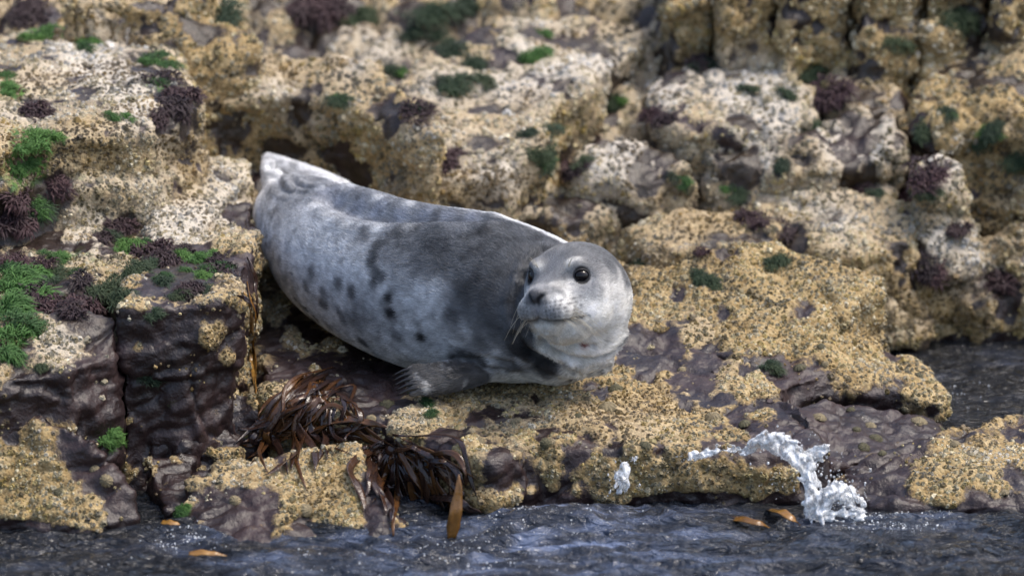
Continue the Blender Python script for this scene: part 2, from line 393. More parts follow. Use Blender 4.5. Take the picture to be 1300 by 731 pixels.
rock('rock_block', 'tall dark faced block with weedy top beside the flank of the seal',
     [(155,394,.37),(160,350,.38),(200,305,.385),(316,300,.385),(318,320,.385),(303,374,.38),(250,388,.375)], base=-.1, flare=.015, rnd=3, amp=0.013, cover=0.15, side=-.5, pale=.1, green=.15, **fg)
rock('rock_block', 'low front block with green weed on top at the left of the dark faced block',
     [(-70,400,.36),(0,395,.365),(100,390,.365),(150,402,.352),(148,450,.29),(90,472,.28),(0,486,.27),(-70,486,.27)], base=-.1, flare=.0, rnd=3, amp=0.014, cover=0.3, side=-.3, pale=.15, green=.2, **fg)
rock('rock_ledge', 'wide weedy shelf behind the dark faced block',
     [(-70,345,.385),(0,300,.39),(60,272,.4),(200,252,.4),(318,256,.385),(322,300,.375),(200,345,.37),(100,388,.36),(-70,402,.36)], base=0, amp=0.016, cover=0.25, pale=.3, green=.2, **fg)
rock('rock_ledge', 'pale step of rock directly behind the tail of the seal', [(180,290,.405),(200,250,.425),(240,206,.44),(312,204,.43),(318,226,.41),(245,292,.395)], base=0.1, amp=0.014, cover=0.45, pale=.5)
rock('rock_block', 'big upper left block with white crust and green weed on its top',
     [(-70,60,.66),(30,35,.66),(113,38,.65),(164,58,.64),(219,68,.63),(250,122,.61),(185,158,.60),(85,172,.60),(-70,198,.60)], base=.2, flare=.03, amp=0.018, cover=0.35, side=.25, pale=.45, green=.15)
rock('rock_ledge', 'small ledge at the foot of the big upper left block', [(-70,205,.52),(60,195,.52),(85,215,.5),(50,262,.45),(-70,264,.45)], base=.2, amp=0.016, cover=0.25, pale=.25, green=.2)
rock('rock_block', 'brown block with a steep barnacled face behind the big upper left block',
     [(60,-4,.76),(265,-12,.74),(318,28,.66),(328,58,.63),(245,72,.62),(150,30,.68)], base=.3, flare=.02, amp=0.018, cover=0.3, side=.3, pale=.05)
rock('rock_ledge', 'long low ledge with a dark streaked face behind the tail of the seal',
     [(255,138,.5),(330,130,.5),(400,140,.49),(440,152,.48),(527,190,.45),(560,165,.5),(480,80,.58),(340,70,.58),(270,100,.55)], base=.15, flare=.0, amp=0.016, cover=0.3, side=-.2, pale=.25)
rock('flat_rock', 'large pale back slab with a straight brown right edge',
     [(560,230,.38),(500,190,.44),(470,130,.5),(540,60,.57),(640,22,.6),(760,18,.6),(816,36,.57),(813,56,.55),(705,128,.5),(690,180,.44),(640,226,.38)], base=.2, flare=.0, amp=0.018, cover=0.3, side=.2, pale=.4)
rock('rock_block', 'whitish cracked block lying right of the large pale back slab',
     [(820,118,.48),(850,92,.51),(905,66,.54),(980,76,.53),(1035,112,.5),(1030,148,.46),(930,168,.45),(850,155,.46)], base=.2, flare=.0, amp=0.022, cover=0.4, pale=.6, crack=1)
rock('rock_block', 'pale stepped block below the whitish cracked block',
     [(895,182,.42),(1000,165,.43),(1060,140,.46),(1130,150,.45),(1142,180,.42),(1060,214,.38),(1000,220,.37),(905,200,.4)], base=.15, flare=.0, amp=0.020, cover=0.35, pale=.5, crack=1)
rock('boulder', 'pale rounded rock in front of the large back slab', [(720,200,.38),(790,172,.42),(860,185,.41),(880,212,.38),(800,232,.35),(725,222,.36)], base=.15, flare=.02, amp=0.020, cover=0.3, pale=.5, rnd=8)
rock('boulder', 'pale knobbly rock just behind the back of the seal', [(585,235,.34),(640,217,.36),(720,228,.34),(795,258,.3),(720,285,.27),(640,268,.29)], base=.1, flare=.02, amp=0.022, cover=0.35, pale=.4, rnd=8)
rock('boulder', 'grey brown rock to the right of the whitish cracked block', [(1045,90,.52),(1090,65,.55),(1140,80,.53),(1150,120,.49),(1100,140,.47),(1050,120,.49)], base=.25, amp=0.022, cover=0.25, pale=.3, rnd=8)
rock('boulder', 'round stone with a pale rim above the pool', [(1158,205,.4),(1195,188,.42),(1230,205,.4),(1226,235,.36),(1175,240,.36)], base=.15, amp=0.016, cover=0.25, pale=.5, rnd=10)
rock('boulder', 'brown lumpy rock under the cliff foot', [(1150,130,.48),(1190,70,.55),(1240,40,.6),(1330,60,.58),(1340,160,.47),(1230,150,.46),(1190,170,.44)], base=.2, amp=0.026, cover=0.15, pale=.1, rnd=6, crack=1)
rock('rock_ledge', 'brown and white lumpy ledge behind the upright barnacled block', [(960,260,.3),(1020,240,.33),(1100,245,.32),(1170,270,.28),(1150,310,.24),(1050,320,.24),(980,300,.26)], base=.0, amp=0.024, cover=0.3, pale=.25, crack=1)
rock('rock_ledge', 'barnacled bank rising straight behind the pool', [(1120,350,.16),(1180,300,.22),(1250,280,.25),(1340,270,.27),(1350,375,.1),(1250,380,.1),(1160,378,.1)], base=-.2, flare=.0, amp=0.022, cover=0.3, side=.1, pale=.15, crack=1)
for k, (a, b_, t, z) in enumerate([(845, 905, -18, .70), (915, 985, -10, .70), (995, 1080, -22, .73), (1090, 1165, -14, .72), (1175, 1260, -24, .73), (1270, 1370, -16, .72)]):
    rock('rock_buttress', ['olive brown cliff block nearest the large pale back slab', 'cliff block with dark clefts on both sides behind the whitish block', 'broad cliff block above the grey brown rock',
         'shadowed cliff block between two broad cliff blocks', 'tall brown cliff block above the lumpy rock', 'last brown cliff block at the far end of the cliff foot'][k],
         [(a, t, z), (b_, t - 4, z), (b_ + 8, t - 110, z + .05), (a - 8, t - 110, z + .05)], base=.3, flare=.02, amp=0.02, cover=0.1, side=.25, pale=-.05, crack=1)
rock('stone', 'small brown rock in the gap behind the back of the seal', [(440,240,.29),(500,225,.31),(560,242,.3),(580,264,.27),(500,264,.27)], base=.1, amp=0.02, cover=0.2, pale=.2, rnd=6)
rock('rock_ledge', 'low ledge directly behind the ridge of the sloping yellow slab', [(790,290,.27),(860,268,.3),(940,270,.3),(1000,290,.27),(960,312,.255),(850,318,.25)], base=.0, amp=0.02, cover=0.35, pale=.2)

SHORT = ['the bedrock', 'the slab under the seal', 'the sloping yellow slab', 'the upright barnacled block', 'the lipped slab', 'the wet purple slab', 'the dark wet ridge', 'the boulder beside the splash', 'the rounded boulder', 'the tilted slab',
 'the dark angular stone', 'the red squarish stone', 'the pinkish stone', 'the layered purple stone', 'the dark faced block', 'the low front block', 'the weedy shelf', 'the pale step behind the tail', 'the big upper left block', 'the small ledge below the big block',
 'the brown block', 'the streaked ledge behind the tail', 'the large pale back slab', 'the whitish cracked block', 'the pale stepped block', 'the pale rounded rock', 'the knobbly rock behind the seal', 'the grey brown rock', 'the round pale rimmed stone', 'the lumpy rock under the cliff',
 'the lumpy ledge behind the upright block', 'the bank behind the pool', 'the olive cliff block', 'the clefted cliff block', 'the broad cliff block', 'the shadowed cliff block', 'the tall cliff block', 'the last cliff block', 'the small brown rock behind the seal', 'the low ledge behind the yellow ridge']
for r, s_ in zip(ROCKS, SHORT): r.short = s_
# one search tree over all rock surfaces: used to set things down on what they touch
def build_bvh():
    Vs, Ts, own, o = [], [], [], 0
    for k, r in enumerate(ROCKS): Vs.append(r.V); Ts.append(r.T + o); own.append(np.full(len(r.T), k)); o += len(r.V)
    return BVHTree.FromPolygons(np.concatenate(Vs).tolist(), np.concatenate(Ts).tolist()), np.concatenate(own)
BVH, OWN = build_bvh()
def hit(px, py):
    p, nn, i, d = BVH.ray_cast(Vector(CAM), Vector(ray(px, py)))
    if p is None: p, nn, i = Vector(PZ(px, py, 0.1)), Vector((0, 0, 1)), 0
    if nn.dot(Vector(ray(px, py))) > 0: nn = -nn
    return np.array(p), np.array(nn), int(OWN[i])
def drop(x, y, z0=2.0):
    p, nn, i, d = BVH.ray_cast(Vector((x, y, z0)), Vector((0, 0, -1)))
    return (np.array(p), np.array(nn)) if p is not None else (np.array([x, y, 0.0]), np.array([0, 0, 1.0]))

# patches of crust, bare wet rock, pale lime crust, green film, dark weed film: picked where they lie on the rock
PATCH = [  # px, py, radius px, kind, strength
 (845,445,30,'bare',1.),(900,452,26,'bare',.9),(945,472,20,'bare',.8),(800,440,24,'bare',.9),(880,400,20,'bare',.5),(1020,395,26,'bare',1.),(975,398,22,'bare',1.),(1000,410,16,'bare',1.),(938,365,14,'bare',1.),
 (984,333,22,'bare',.9),(980,465,18,'bare',1.),(1008,475,26,'bare',.9),(890,480,30,'bare',.5),(1040,510,60,'bare',1.),(1110,520,60,'bare',1.),(1020,545,40,'bare',1.),(1180,520,20,'bare',.6),
 (370,460,40,'bare',.8),(430,480,45,'bare',.9),(480,490,40,'bare',1.),(460,455,30,'bare',.8),(400,420,40,'bare',.7),(625,520,12,'bare',1.),(640,600,26,'bare',1.),(560,560,24,'bare',.8),
 (780,572,14,'bare',1.),(840,572,14,'bare',1.),(900,572,14,'bare',1.),(960,572,14,'bare',1.),(735,575,14,'bare',.9),(750,620,20,'bare',.6),(940,545,26,'bare',.5),(720,520,12,'bare',.8),(760,505,12,'bare',.8),
 (150,600,26,'bare',1.),(160,640,26,'bare',1.),(140,570,16,'bare',.8),(15,555,12,'bare',1.),(95,600,18,'bare',.9),(90,580,12,'bare',.7),(300,650,26,'bare',1.),(340,640,22,'bare',1.),(270,640,22,'bare',1.),(480,640,24,'bare',1.),(385,660,14,'bare',.9),(360,600,20,'bare',.5),
 (230,470,70,'bare',1.),(270,440,40,'bare',1.),(190,420,30,'bare',.8),(200,480,40,'bare',1.),(60,500,60,'bare',.9),(130,470,18,'bare',.8),(270,425,24,'crust',.9),(290,455,16,'crust',.8),(175,440,12,'crust',.6),
 (70,440,40,'crust',.8),(60,620,50,'crust',.7),(50,555,30,'crust',.7),(400,620,50,'crust',.9),(430,660,30,'crust',.9),(350,690,24,'crust',.7),(720,515,60,'crust',.5),(830,505,40,'crust',.5),(860,540,40,'crust',.7),(700,600,16,'crust',.8),(660,560,20,'crust',.7),
 (770,610,30,'crust',.7),(840,610,40,'crust',.7),(900,600,30,'crust',.6),(950,380,60,'crust',.6),(900,350,60,'crust',.8),(1000,350,50,'crust',.6),(1080,460,50,'crust',.9),(1010,430,30,'crust',.7),(1080,390,36,'crust',.9),(1170,480,20,'crust',.6),
 (1200,590,60,'crust',.8),(1270,570,40,'crust',.7),(370,430,14,'crust',.9),(385,445,12,'crust',.9),(350,400,16,'crust',.7),(400,470,10,'crust',.8),(1120,605,40,'bare',.9),(1240,642,26,'bare',.9),(1160,560,22,'bare',.7),(1290,600,16,'bare',.8),(1290,640,20,'bare',.8),(820,480,14,'bare',.8),(870,520,12,'bare',.7),(680,505,10,'bare',.7),(600,530,14,'bare',.7),(1130,450,10,'bare',.8),(860,375,12,'bare',.7),(920,400,12,'bare',.6),
 # pale
 (220,290,40,'pale',.9),(290,275,40,'pale',.9),(110,300,40,'pale',.7),(80,430,30,'pale',.8),(130,420,20,'pale',.7),(120,60,50,'pale',.8),(150,100,50,'pale',.9),(60,150,40,'pale',.4),(170,150,30,'pale',.6),
 (660,60,30,'pale',.7),(760,80,40,'pale',.8),(700,100,40,'pale',.8),(640,110,30,'pale',.5),(480,70,40,'pale',.6),(430,40,30,'pale',.5),(450,80,26,'pale',.7),(930,90,50,'pale',.8),(960,140,50,'pale',.9),(1000,110,30,'pale',.6),(850,120,30,'pale',.8),(780,200,40,'pale',.8),(820,190,40,'pale',.8),
 (640,240,40,'pale',.7),(960,190,30,'pale',.8),(1060,180,30,'pale',.8),(1120,160,20,'pale',.9),(1200,215,24,'pale',.8),(1010,255,24,'pale',.7),(1060,280,26,'pale',.7),(1190,310,22,'pale',.6),(1240,360,40,'pale',.4),(1110,200,20,'pale',.5),(380,160,30,'pale',.5),(560,110,40,'pale',.4),(350,110,30,'pale',.5),
 # green film
 (45,185,34,'green',.9),(30,205,26,'green',.9),(110,55,20,'green',.8),(50,45,26,'green',.8),(200,80,20,'green',1.),(200,110,12,'green',.8),(140,145,16,'green',.7),(20,120,16,'green',.6),(245,325,20,'green',.7),(120,350,20,'green',.4),(30,360,30,'green',.8),(680,72,16,'green',.8),(690,45,12,'green',.5),(430,128,20,'green',.6),(20,430,20,'green',.8),
 (170,315,18,'green',.8),(505,90,10,'green',.6),(1255,175,14,'green',.5),(1170,160,10,'green',.4),(865,230,10,'green',.5),
 # dark weed film
 (215,130,24,'weed',1.),(210,160,16,'weed',.8),(400,10,40,'weed',1.),(530,20,40,'weed',.9),(590,15,30,'weed',.8),(30,280,40,'weed',.7),(60,250,30,'weed',.6),(210,330,40,'weed',.6),(60,375,30,'weed',.8),(110,390,30,'weed',.8),(240,350,30,'weed',.6),(160,290,24,'weed',.8),
 (440,205,30,'weed',.7),(470,215,30,'weed',.7),(280,160,24,'weed',.6),(720,215,18,'weed',.9),(770,140,20,'weed',.8),(830,145,16,'weed',.9),(1060,130,20,'weed',.9),(1180,220,20,'weed',.8),(990,30,40,'weed',.5),(1120,60,60,'weed',.5),(1260,40,50,'weed',.4),(1270,355,16,'weed',1.),(960,285,18,'weed',.7),(1010,300,14,'weed',.7),(1240,100,20,'weed',.6),(60,20,30,'weed',.7),(340,30,24,'weed',.5),(330,370,20,'weed',.9),(335,420,20,'weed',.5),
]
lap_time('rocks')
PP = [hit(a, b_) for a, b_, c, k, s in PATCH]
BARN_NEAR, BARN_FAR = [], []
CREAM = np.array([[.45,.36,.16],[.54,.45,.24],[.60,.53,.36],[.38,.28,.09],[.44,.39,.26],[.24,.18,.08]])
WHITE = np.array([[.60,.58,.53],[.52,.49,.43],[.68,.67,.65],[.44,.39,.30],[.36,.30,.18],[.55,.55,.54]])
def barnacle_template(s, pit=True):
    th = np.arange(s) / s * 2 * np.pi; c, q = np.cos(th), np.sin(th); V = [np.stack([c, q, np.zeros(s) - 0.15], 1), np.stack([.58 * c, .58 * q, np.full(s, .62)], 1)]
    i = np.arange(s); j = (i + 1) % s; F = [np.stack([i, j, s + j], 1), np.stack([i, s + j, s + i], 1)]
    if pit:
        V += [np.stack([.36 * c, .36 * q, np.full(s, .50)], 1), np.array([[0, 0, .30]])]
        F += [np.stack([s + i, s + j, 2 * s + j], 1), np.stack([s + i, 2 * s + j, 2 * s + i], 1), np.stack([2 * s + i, 2 * s + j, np.full(s, 3 * s)], 1)]
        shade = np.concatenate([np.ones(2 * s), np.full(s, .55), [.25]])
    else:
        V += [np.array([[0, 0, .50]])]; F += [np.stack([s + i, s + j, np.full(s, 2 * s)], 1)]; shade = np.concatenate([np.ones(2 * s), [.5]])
    return np.concatenate(V), np.concatenate(F), shade
BT = [barnacle_template(6), barnacle_template(5, False)]
def scatter_barnacles(r, crust, pale, extra):
    V, T = r.V, r.T; a = V[T[:, 0]]; b_ = V[T[:, 1]]; c = V[T[:, 2]]
    nr = np.cross(b_ - a, c - a); ar = 0.5 * np.linalg.norm(nr, axis=1); nr = nr / np.maximum(2 * ar, 1e-12)[:, None]
    ce = (a + b_ + c) / 3; px, py = proj(ce)
    vis = (px > -90) & (px < 1390) & (py > -70) & (py < 800) & (ce[:, 2] > -0.03)
    toc = CAM - ce; toc /= np.linalg.norm(toc, axis=1)[:, None]
    vis &= (nr * toc).sum(1) > -0.12
    spk = ss(fbm(ce * 13 + 21, 2), .05, .5); m = crust[T].mean(1); far = ss(ce[:, 1], 0.35, 0.9)
    dens = (ss(m, .42, .66) * (15500 * (1 - far) + 7000 * far) + 1700 * ss(m, -.55, .42) * spk * (1 - far)) * vis
    n_ = RNG.poisson(np.minimum(ar * dens, 60)); idx = np.repeat(np.arange(len(T)), n_)
    if len(idx) == 0: return None
    u, v = RNG.random(len(idx)), RNG.random(len(idx)); s = u + v > 1; u[s] = 1 - u[s]; v[s] = 1 - v[s]
    P = a[idx] + u[:, None] * (b_ - a)[idx] + v[:, None] * (c - a)[idx]
    # drop barnacles buried inside another rock
    keep = np.ones(len(P), bool)
    UPD = Vector((0, -0.35, 0.93)); oo = P + nr[idx] * 0.012
    for k in range(len(P)):
        o = oo[k] + nr[idx[k]] * 0.012
        h = BVH.ray_cast(o, UPD, 0.6)
        if h[0] is not None and h[1].dot(UPD) > 0: keep[k] = False
    if not keep.any(): return None
    P, idx = P[keep], idx[keep]; N = nr[idx] + RNG.normal(size=(len(P), 3)) * 0.22; N /= np.linalg.norm(N, axis=1)[:, None]
    fa = far[idx]; rad = (0.0023 + 0.0032 * RNG.random(len(P)) ** 2.2) * (1 + 0.45 * fa)
    big = RNG.random(len(P)) < 0.04; rad[big] *= 1.8
    e1 = np.cross(N, RNG.normal(size=(len(P), 3))); e1 /= np.linalg.norm(e1, axis=1)[:, None]; e2 = np.cross(N, e1)
    pl = np.clip(pale[T].mean(1)[idx] + fbm(P * 7, 3) * 0.55, 0, 1)
    kc = RNG.integers(0, 6, len(P)); col = CREAM[kc] * (1 - pl)[:, None] + WHITE[kc] * pl[:, None]
    col = col * (0.50 + 0.52 * RNG.random(len(P)))[:, None] * np.clip(0.88 + 0.55 * fbm(P * 8, 3) * 1.25, .35, 1.25)[:, None]
    ol = ss(fbm(P * 6 + 55, 3), .1, .7)[:, None] * .55; col = col * (1 - ol) + col * np.array([.62, .60, .45]) * ol
    bw = ss(fbm(P * 5 + 91, 3), .0, .55)[:, None] * .75; col = col * (1 - bw) + col * np.array([.55, .42, .28]) * bw
    out = []
    simple = (fa >= 0.5) | (rad < 0.0029)
    for q, sel in ((0, ~simple), (1, simple)):
        if not sel.any(): continue
        TV, TF, sh = BT[q]; k = int(sel.sum()); rr = rad[sel]; hh = rr * (0.75 + 0.6 * RNG.random(k))
        W = P[sel][:, None] + TV[None, :, :1] * (rr[:, None, None] * e1[sel][:, None]) + TV[None, :, 1:2] * (rr[:, None, None] * 1.1 * e2[sel][:, None]) + TV[None, :, 2:] * (hh[:, None, None] * N[sel][:, None])
        W = W + RNG.normal(size=W.shape) * (0.10 * rr)[:, None, None]
        F = (TF[None] + (np.arange(k) * len(TV))[:, None, None]).reshape(-1, 3)
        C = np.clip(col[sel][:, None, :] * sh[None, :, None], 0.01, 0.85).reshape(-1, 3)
        out.append((W.reshape(-1, 3), F, C))
    Vv, Ff = joinVF([(o[0], o[1]) for o in out]); Cc = np.concatenate([o[2] for o in out])
    return Vv, Ff, Cc
NB = 0
for k, r in enumerate(ROCKS):
    N = normals(r.V, r.T); q = r.V + r.seed
    up = N[:, 2]; lo, hi = r.V.min(0), r.V.max(0); W3 = np.array([1, .2, 1]); f16, f12 = 0.2 * fbm(q * 16, 2), 0.25 * fbm(q * 12, 2)
    c = 0.5 + r.cover * 0.9 + 0.80 * fbm(q * 5.5, 4, 0.6) + 0.42 * fbm(q * 22 + 13, 2) + np.where(up < 0.55, r.side * (1 - ss(up, .15, .55)), 0)
    pl = r.pale * 0.9 + 0.5 * fbm(q * 4 + 9, 3) * (0.3 + abs(r.pale)) - 0.25 * (1 - ss(up, .1, .6))
    gr = r.green * ss(up, .3, .8) + 0.55 * fbm(q * 5 + 31, 3) * (r.green > 0) - 0.1
    wd = (1.7 * (fbm(q * 8 + 77, 4, .6) - 0.16)) * ss(r.V[:, 1], .15, .45)
    for (a, b_, rad, kind, s), (hp, hn, ho) in zip(PATCH, PP):
        rm = rad / 600
        if (hp < lo - rm * 4.5).any() or (hp > hi + rm * 4.5).any(): continue
        d2 = ((r.V - hp) ** 2) @ W3
        if d2.min() > 4 * rm * rm: continue
        g = np.exp(d2 * (-1.1 / (rm * rm))) * s
        if kind == 'bare': c = c * (1 - g) + (-0.15) * g + g * f16
        elif kind == 'crust': c = c * (1 - g) + 0.95 * g + g * f12
        elif kind == 'pale': pl = pl + g * 0.9; c = c + 0.3 * g
        elif kind == 'green': gr = gr + g * 1.0
        elif kind == 'weed': wd = wd + g * 1.3; c = c - g * 0.6
    low = 1 - ss(r.V[:, 2] + 0.02 * fbm(q * 8, 2), -0.005, 0.03); c = c - low * 0.8      # washed clean at the waterline
    c = np.clip(np.minimum(c, 1.0) - 0.95 * np.clip(wd, 0, 1), -.35, 1.2); pl = np.clip(pl, 0, 1) * .78; gr = np.clip(gr, 0, 1); wd = np.clip(wd, 0, 1)
    r.V = r.V + N * (ss(c, .4, .62) * (0.006 + 0.003 * fbm(q * 60, 1)))[:, None]
    r.crust, r.pl, r.gr, r.wd = c, pl, gr, wd
BVH, OWN = build_bvh()
lap_time('masks')
def cull(r):
    if r.struct: return
    ce = r.V[r.T].mean(1); dead = ce[:, 2] < np.minimum(ground(np.stack([np.clip(ce[:, 0], -1.7, 1.7), np.clip(ce[:, 1], -1.3, 2.6)], 1)) - .075, 10)
    dead |= ce[:, 2] < -.14
    T = r.T[~dead]; used = np.unique(T); remap = np.full(len(r.V), -1); remap[used] = np.arange(len(used)); T = remap[T]
    for k in ('V', 'crust', 'pl', 'gr', 'wd'): setattr(r, k, getattr(r, k)[used])
    r.T = T; r.me = mesh_np(r.name, r.V, T)
for r in ROCKS: cull(r)
for r in ROCKS:
    me = r.me; me.vertices.foreach_set('co', np.ascontiguousarray(r.V - r.loc, np.float32).ravel())
    me.polygons.foreach_set('use_smooth', np.ones(len(me.polygons), bool)); me.update()
    attr(me, 'crust', r.crust); attr(me, 'pale', r.pl); attr(me, 'green', r.gr); attr(me, 'weed', r.wd)
    me.materials.clear(); me.materials.append(M['rock']); me.name = r.name
    o = bpy.data.objects.new(r.name, me); o.location = r.loc; link(o); r.obj = o
    if r.struct: tag(o, kind='structure')
    else: tag(o, r.label, 'rock')
    b_ = scatter_barnacles(r, r.crust, r.pl, None)
    if b_:
        bmesh_ = mesh_np('barnacle_crust', b_[0] - r.loc, b_[1], False); attr(bmesh_, 'col', b_[2], 'FLOAT_COLOR'); bmesh_.materials.append(M['barnacle'])
        bo = bpy.data.objects.new('barnacle_crust', bmesh_); link(bo, o); tag(bo, kind='stuff'); NB += len(b_[1][0])
DBG = ('barnacle tris', NB, 'rock verts', sum(len(r.V) for r in ROCKS))
lap_time('barnacles')
# ------------------------------------------------------------------ the seal
SPINE = [(346,250,.60,.030),(366,268,.52,.078),(396,290,.36,.116),(443,328,.16,.150),(530,362,-.02,.172),(615,378,-.15,.174),(690,394,-.235,.152),(728,402,-.28,.118)]
SP = np.array([PY(a, b_, y) for a, b_, y, r_ in SPINE]); SR = np.array([s[3] for s in SPINE])
HC = PY(731, 366, -.385)                                  # centre of the skull
yaw, tilt, roll = R(33), R(8), R(-9)
HF = np.array([-math.sin(yaw) * math.cos(tilt), -math.cos(yaw) * math.cos(tilt), math.sin(tilt)])
HL0 = np.array([math.cos(yaw), -math.sin(yaw), 0.0]); HU0 = np.cross(HL0, HF); HU0 = HU0 * np.sign(HU0[2])
HL = HL0 * math.cos(roll) - HU0 * math.sin(roll); HU = HU0 * math.cos(roll) + HL0 * math.sin(roll)
def hd(f, l, u): return HC + HF * f + HL * l + HU * u
def loft(C, A, B, ea, eb, seg=40):
    """rings with centre, two half axes and their directions; closed by end points"""
    th = np.linspace(0, 2 * np.pi, seg, endpoint=False); n_ = len(C)
    V = np.concatenate([C[k] + A[k] * np.cos(th)[:, None] * ea[k] + B[k] * np.sin(th)[:, None] * eb[k] for k in range(n_)] + [C[:1], C[-1:]])
    i = np.arange(n_ - 1)[:, None] * seg; j = np.arange(seg)[None]; j2 = (j + 1) % seg
    j1 = np.arange(seg); j12 = (j1 + 1) % seg; b_ = (n_ - 1) * seg
    return V, [np.stack([i + j, i + j2, i + seg + j2, i + seg + j], -1).reshape(-1, 4), np.stack([np.full(seg, n_ * seg), j12, j1], -1), np.stack([np.full(seg, n_ * seg + 1), b_ + j1, b_ + j12], -1)]
parts = []
# trunk
CC = catmull(np.concatenate([SP, SR[:, None]], 1), 60); tr = np.gradient(CC[:, :3], axis=0); tr /= np.linalg.norm(tr, axis=1)[:, None]
sidev = np.cross(tr, [0, 0, 1.0]); sidev /= np.linalg.norm(sidev, axis=1)[:, None]; upv = np.cross(sidev, tr)
parts.append(loft(CC[:, :3], CC[:, 3] * 1.03, CC[:, 3] * 0.99, sidev, upv))
parts.append(ellipsoid(SP[-1], np.eye(3) * 0.115)); parts.append(ellipsoid(SP[0], np.eye(3) * 0.03))
parts.append(ellipsoid(PY(706, 425, -.27), np.eye(3) * 0.105)); parts.append(ellipsoid(PY(743, 408, -.305), np.eye(3) * 0.083)); parts.append(ellipsoid(PY(740, 385, -.325), np.eye(3) * 0.084))
# skull and muzzle
hs = [(-.13, -.030, .060, .076), (-.08, -.012, .073, .090), (-.03, -.003, .090, .095), (.02, .0, .095, .093), (.048, -.002, .094, .085), (.070, -.008, .078, .070), (.090, -.014, .060, .054), (.112, -.020, .052, .046), (.132, -.022, .045, .040), (.146, -.022, .033, .031), (.154, -.022, .018, .017)]
hs = catmull(np.array(hs), 36)
parts.append(loft(np.array([hd(f, 0, u) for f, u, a, b_ in hs]), hs[:, 2], hs[:, 3], [HL] * 36, [HU] * 36))
for s in (-1, 1):
    parts.append(ellipsoid(hd(.118, s * .028, -.034), np.array([HF * .036, HL * .034, HU * .031])))      # whisker pads
    parts.append(ellipsoid(hd(.030, s * .045, -.038), np.array([HF * .064, HL * .046, HU * .050])))      # cheeks
    parts.append(ellipsoid(hd(.050, s * .040, .040), np.array([HF * .034, HL * .038, HU * .030])))       # brows
parts.append(ellipsoid(hd(.143, 0, -.008), np.array([HF * .021, HL * .028, HU * .020])))                 # nose
parts.append(ellipsoid(hd(.100, 0, -.062), np.array([HF * .036, HL * .034, HU * .024])))                 # chin
parts.append(ellipsoid(hd(.045, 0, -.070), np.array([HF * .060, HL * .060, HU * .040])))                 # throat
# fore flipper, near side: a flat paw with five digits
FL = [PY(640, 462, -.25), PY(606, 470, -.30), PY(572, 478, -.335), PY(544, 482, -.35), PY(524, 485, -.355)]
fl = catmull(np.array(FL), 24); ft = np.gradient(fl, axis=0); ft /= np.linalg.norm(ft, axis=1)[:, None]
fs = np.cross(ft, [0, -0.50, 0.86]); fs /= np.linalg.norm(fs, axis=1)[:, None]; fu = np.cross(fs, ft)
tt = np.linspace(0, 1, 24)
parts.append(loft(fl, np.interp(tt, [0, .4, .8, 1], [.030, .036, .040, .032]), np.interp(tt, [0, .4, .8, 1], [.030, .024, .019, .013]), fs, fu))
DIG = []
for k in range(5):
    off = (k - 2) / 2; base_ = fl[17] + fs[17] * off * .028; tip = fl[-1] + (fl[-1] - fl[17]) * (.30 - .10 * abs(off - .2)) + fs[-1] * off * .028
    V_, F_ = tube(catmull(np.array([base_, (base_ + tip) / 2 + fu[-1] * .007, tip - fu[-1] * .003]), 10), np.linspace(.0125, .0085, 10), 12); parts.append((V_, F_)); parts.append(ellipsoid(tip - fu[-1] * .003, np.eye(3) * .009)); DIG.append((base_, tip))
# far fore flipper tucked under the chest
parts.append(ellipsoid(PY(752, 462, -.30), np.array([[.05, 0, 0], [0, .04, 0], [0, 0, .022]])))
# hind flippers
def flip(pts, wa, wb, sd_):
    c_ = catmull(np.array(pts), 20); t_ = np.gradient(c_, axis=0); t_ /= np.linalg.norm(t_, axis=1)[:, None]
    a_ = np.cross(t_, sd_); a_ /= np.linalg.norm(a_, axis=1)[:, None]; b2 = np.cross(a_, t_); x = np.linspace(0, 1, len(wa))
    return loft(c_, np.interp(np.linspace(0, 1, 20), x, wa), np.interp(np.linspace(0, 1, 20), x, wb), a_, b2)
parts.append(flip([PY(432, 250, .50), PY(398, 231, .58), PY(366, 216, .62), PY(345, 204, .64), PY(334, 198, .65)], [.040, .032, .026, .017, .010], [.05, .030, .018, .012, .008], np.array([0, 1.0, 0])))
parts.append(flip([PY(375, 275, .48), PY(356, 255, .54), PY(346, 232, .57), PY(339, 210, .60), PY(336, 202, .61)], [.060, .040, .026, .015, .009], [.05, .026, .016, .011, .008], np.array([0, 1.0, 0.])))
parts.append(flip([PY(372, 290, .44), PY(358, 275, .49), PY(347, 255, .52), PY(343, 240, .535)], [.055, .044, .026, .012], [.04, .028, .016, .010], np.array([0, 1.0, 0.])))
Vs_, Fs_ = joinVF(parts)
sm = remesh(mesh_np('body', Vs_, Fs_), 0.0037); V, T, E = get_np(sm)
def hl(V): q = V - HC; return np.stack([q @ HF, q @ HL, q @ HU], 1)
Hh = hl(V); dh = np.sqrt(((Hh - np.array([.09, 0, -.02])) ** 2).sum(1)); dfl = np.min([np.linalg.norm(V - p, axis=1) for p in fl[10:]], axis=0); dtl = np.linalg.norm(V - PY(350, 225, .58), axis=1)
wl = ss(dh, .12, .20) * ss(dfl, .04, .09) * ss(dtl, .10, .18)
V = lap(V, E, 4, 0.5); V = lap(V, E, 14, 0.5 * ss(np.sqrt(((Hh - np.array([.125, 0, -.03])) ** 2).sum(1)), .045, .075) * ss(dfl, .04, .09)); V = lap(V, E, 70, 0.5 * wl)
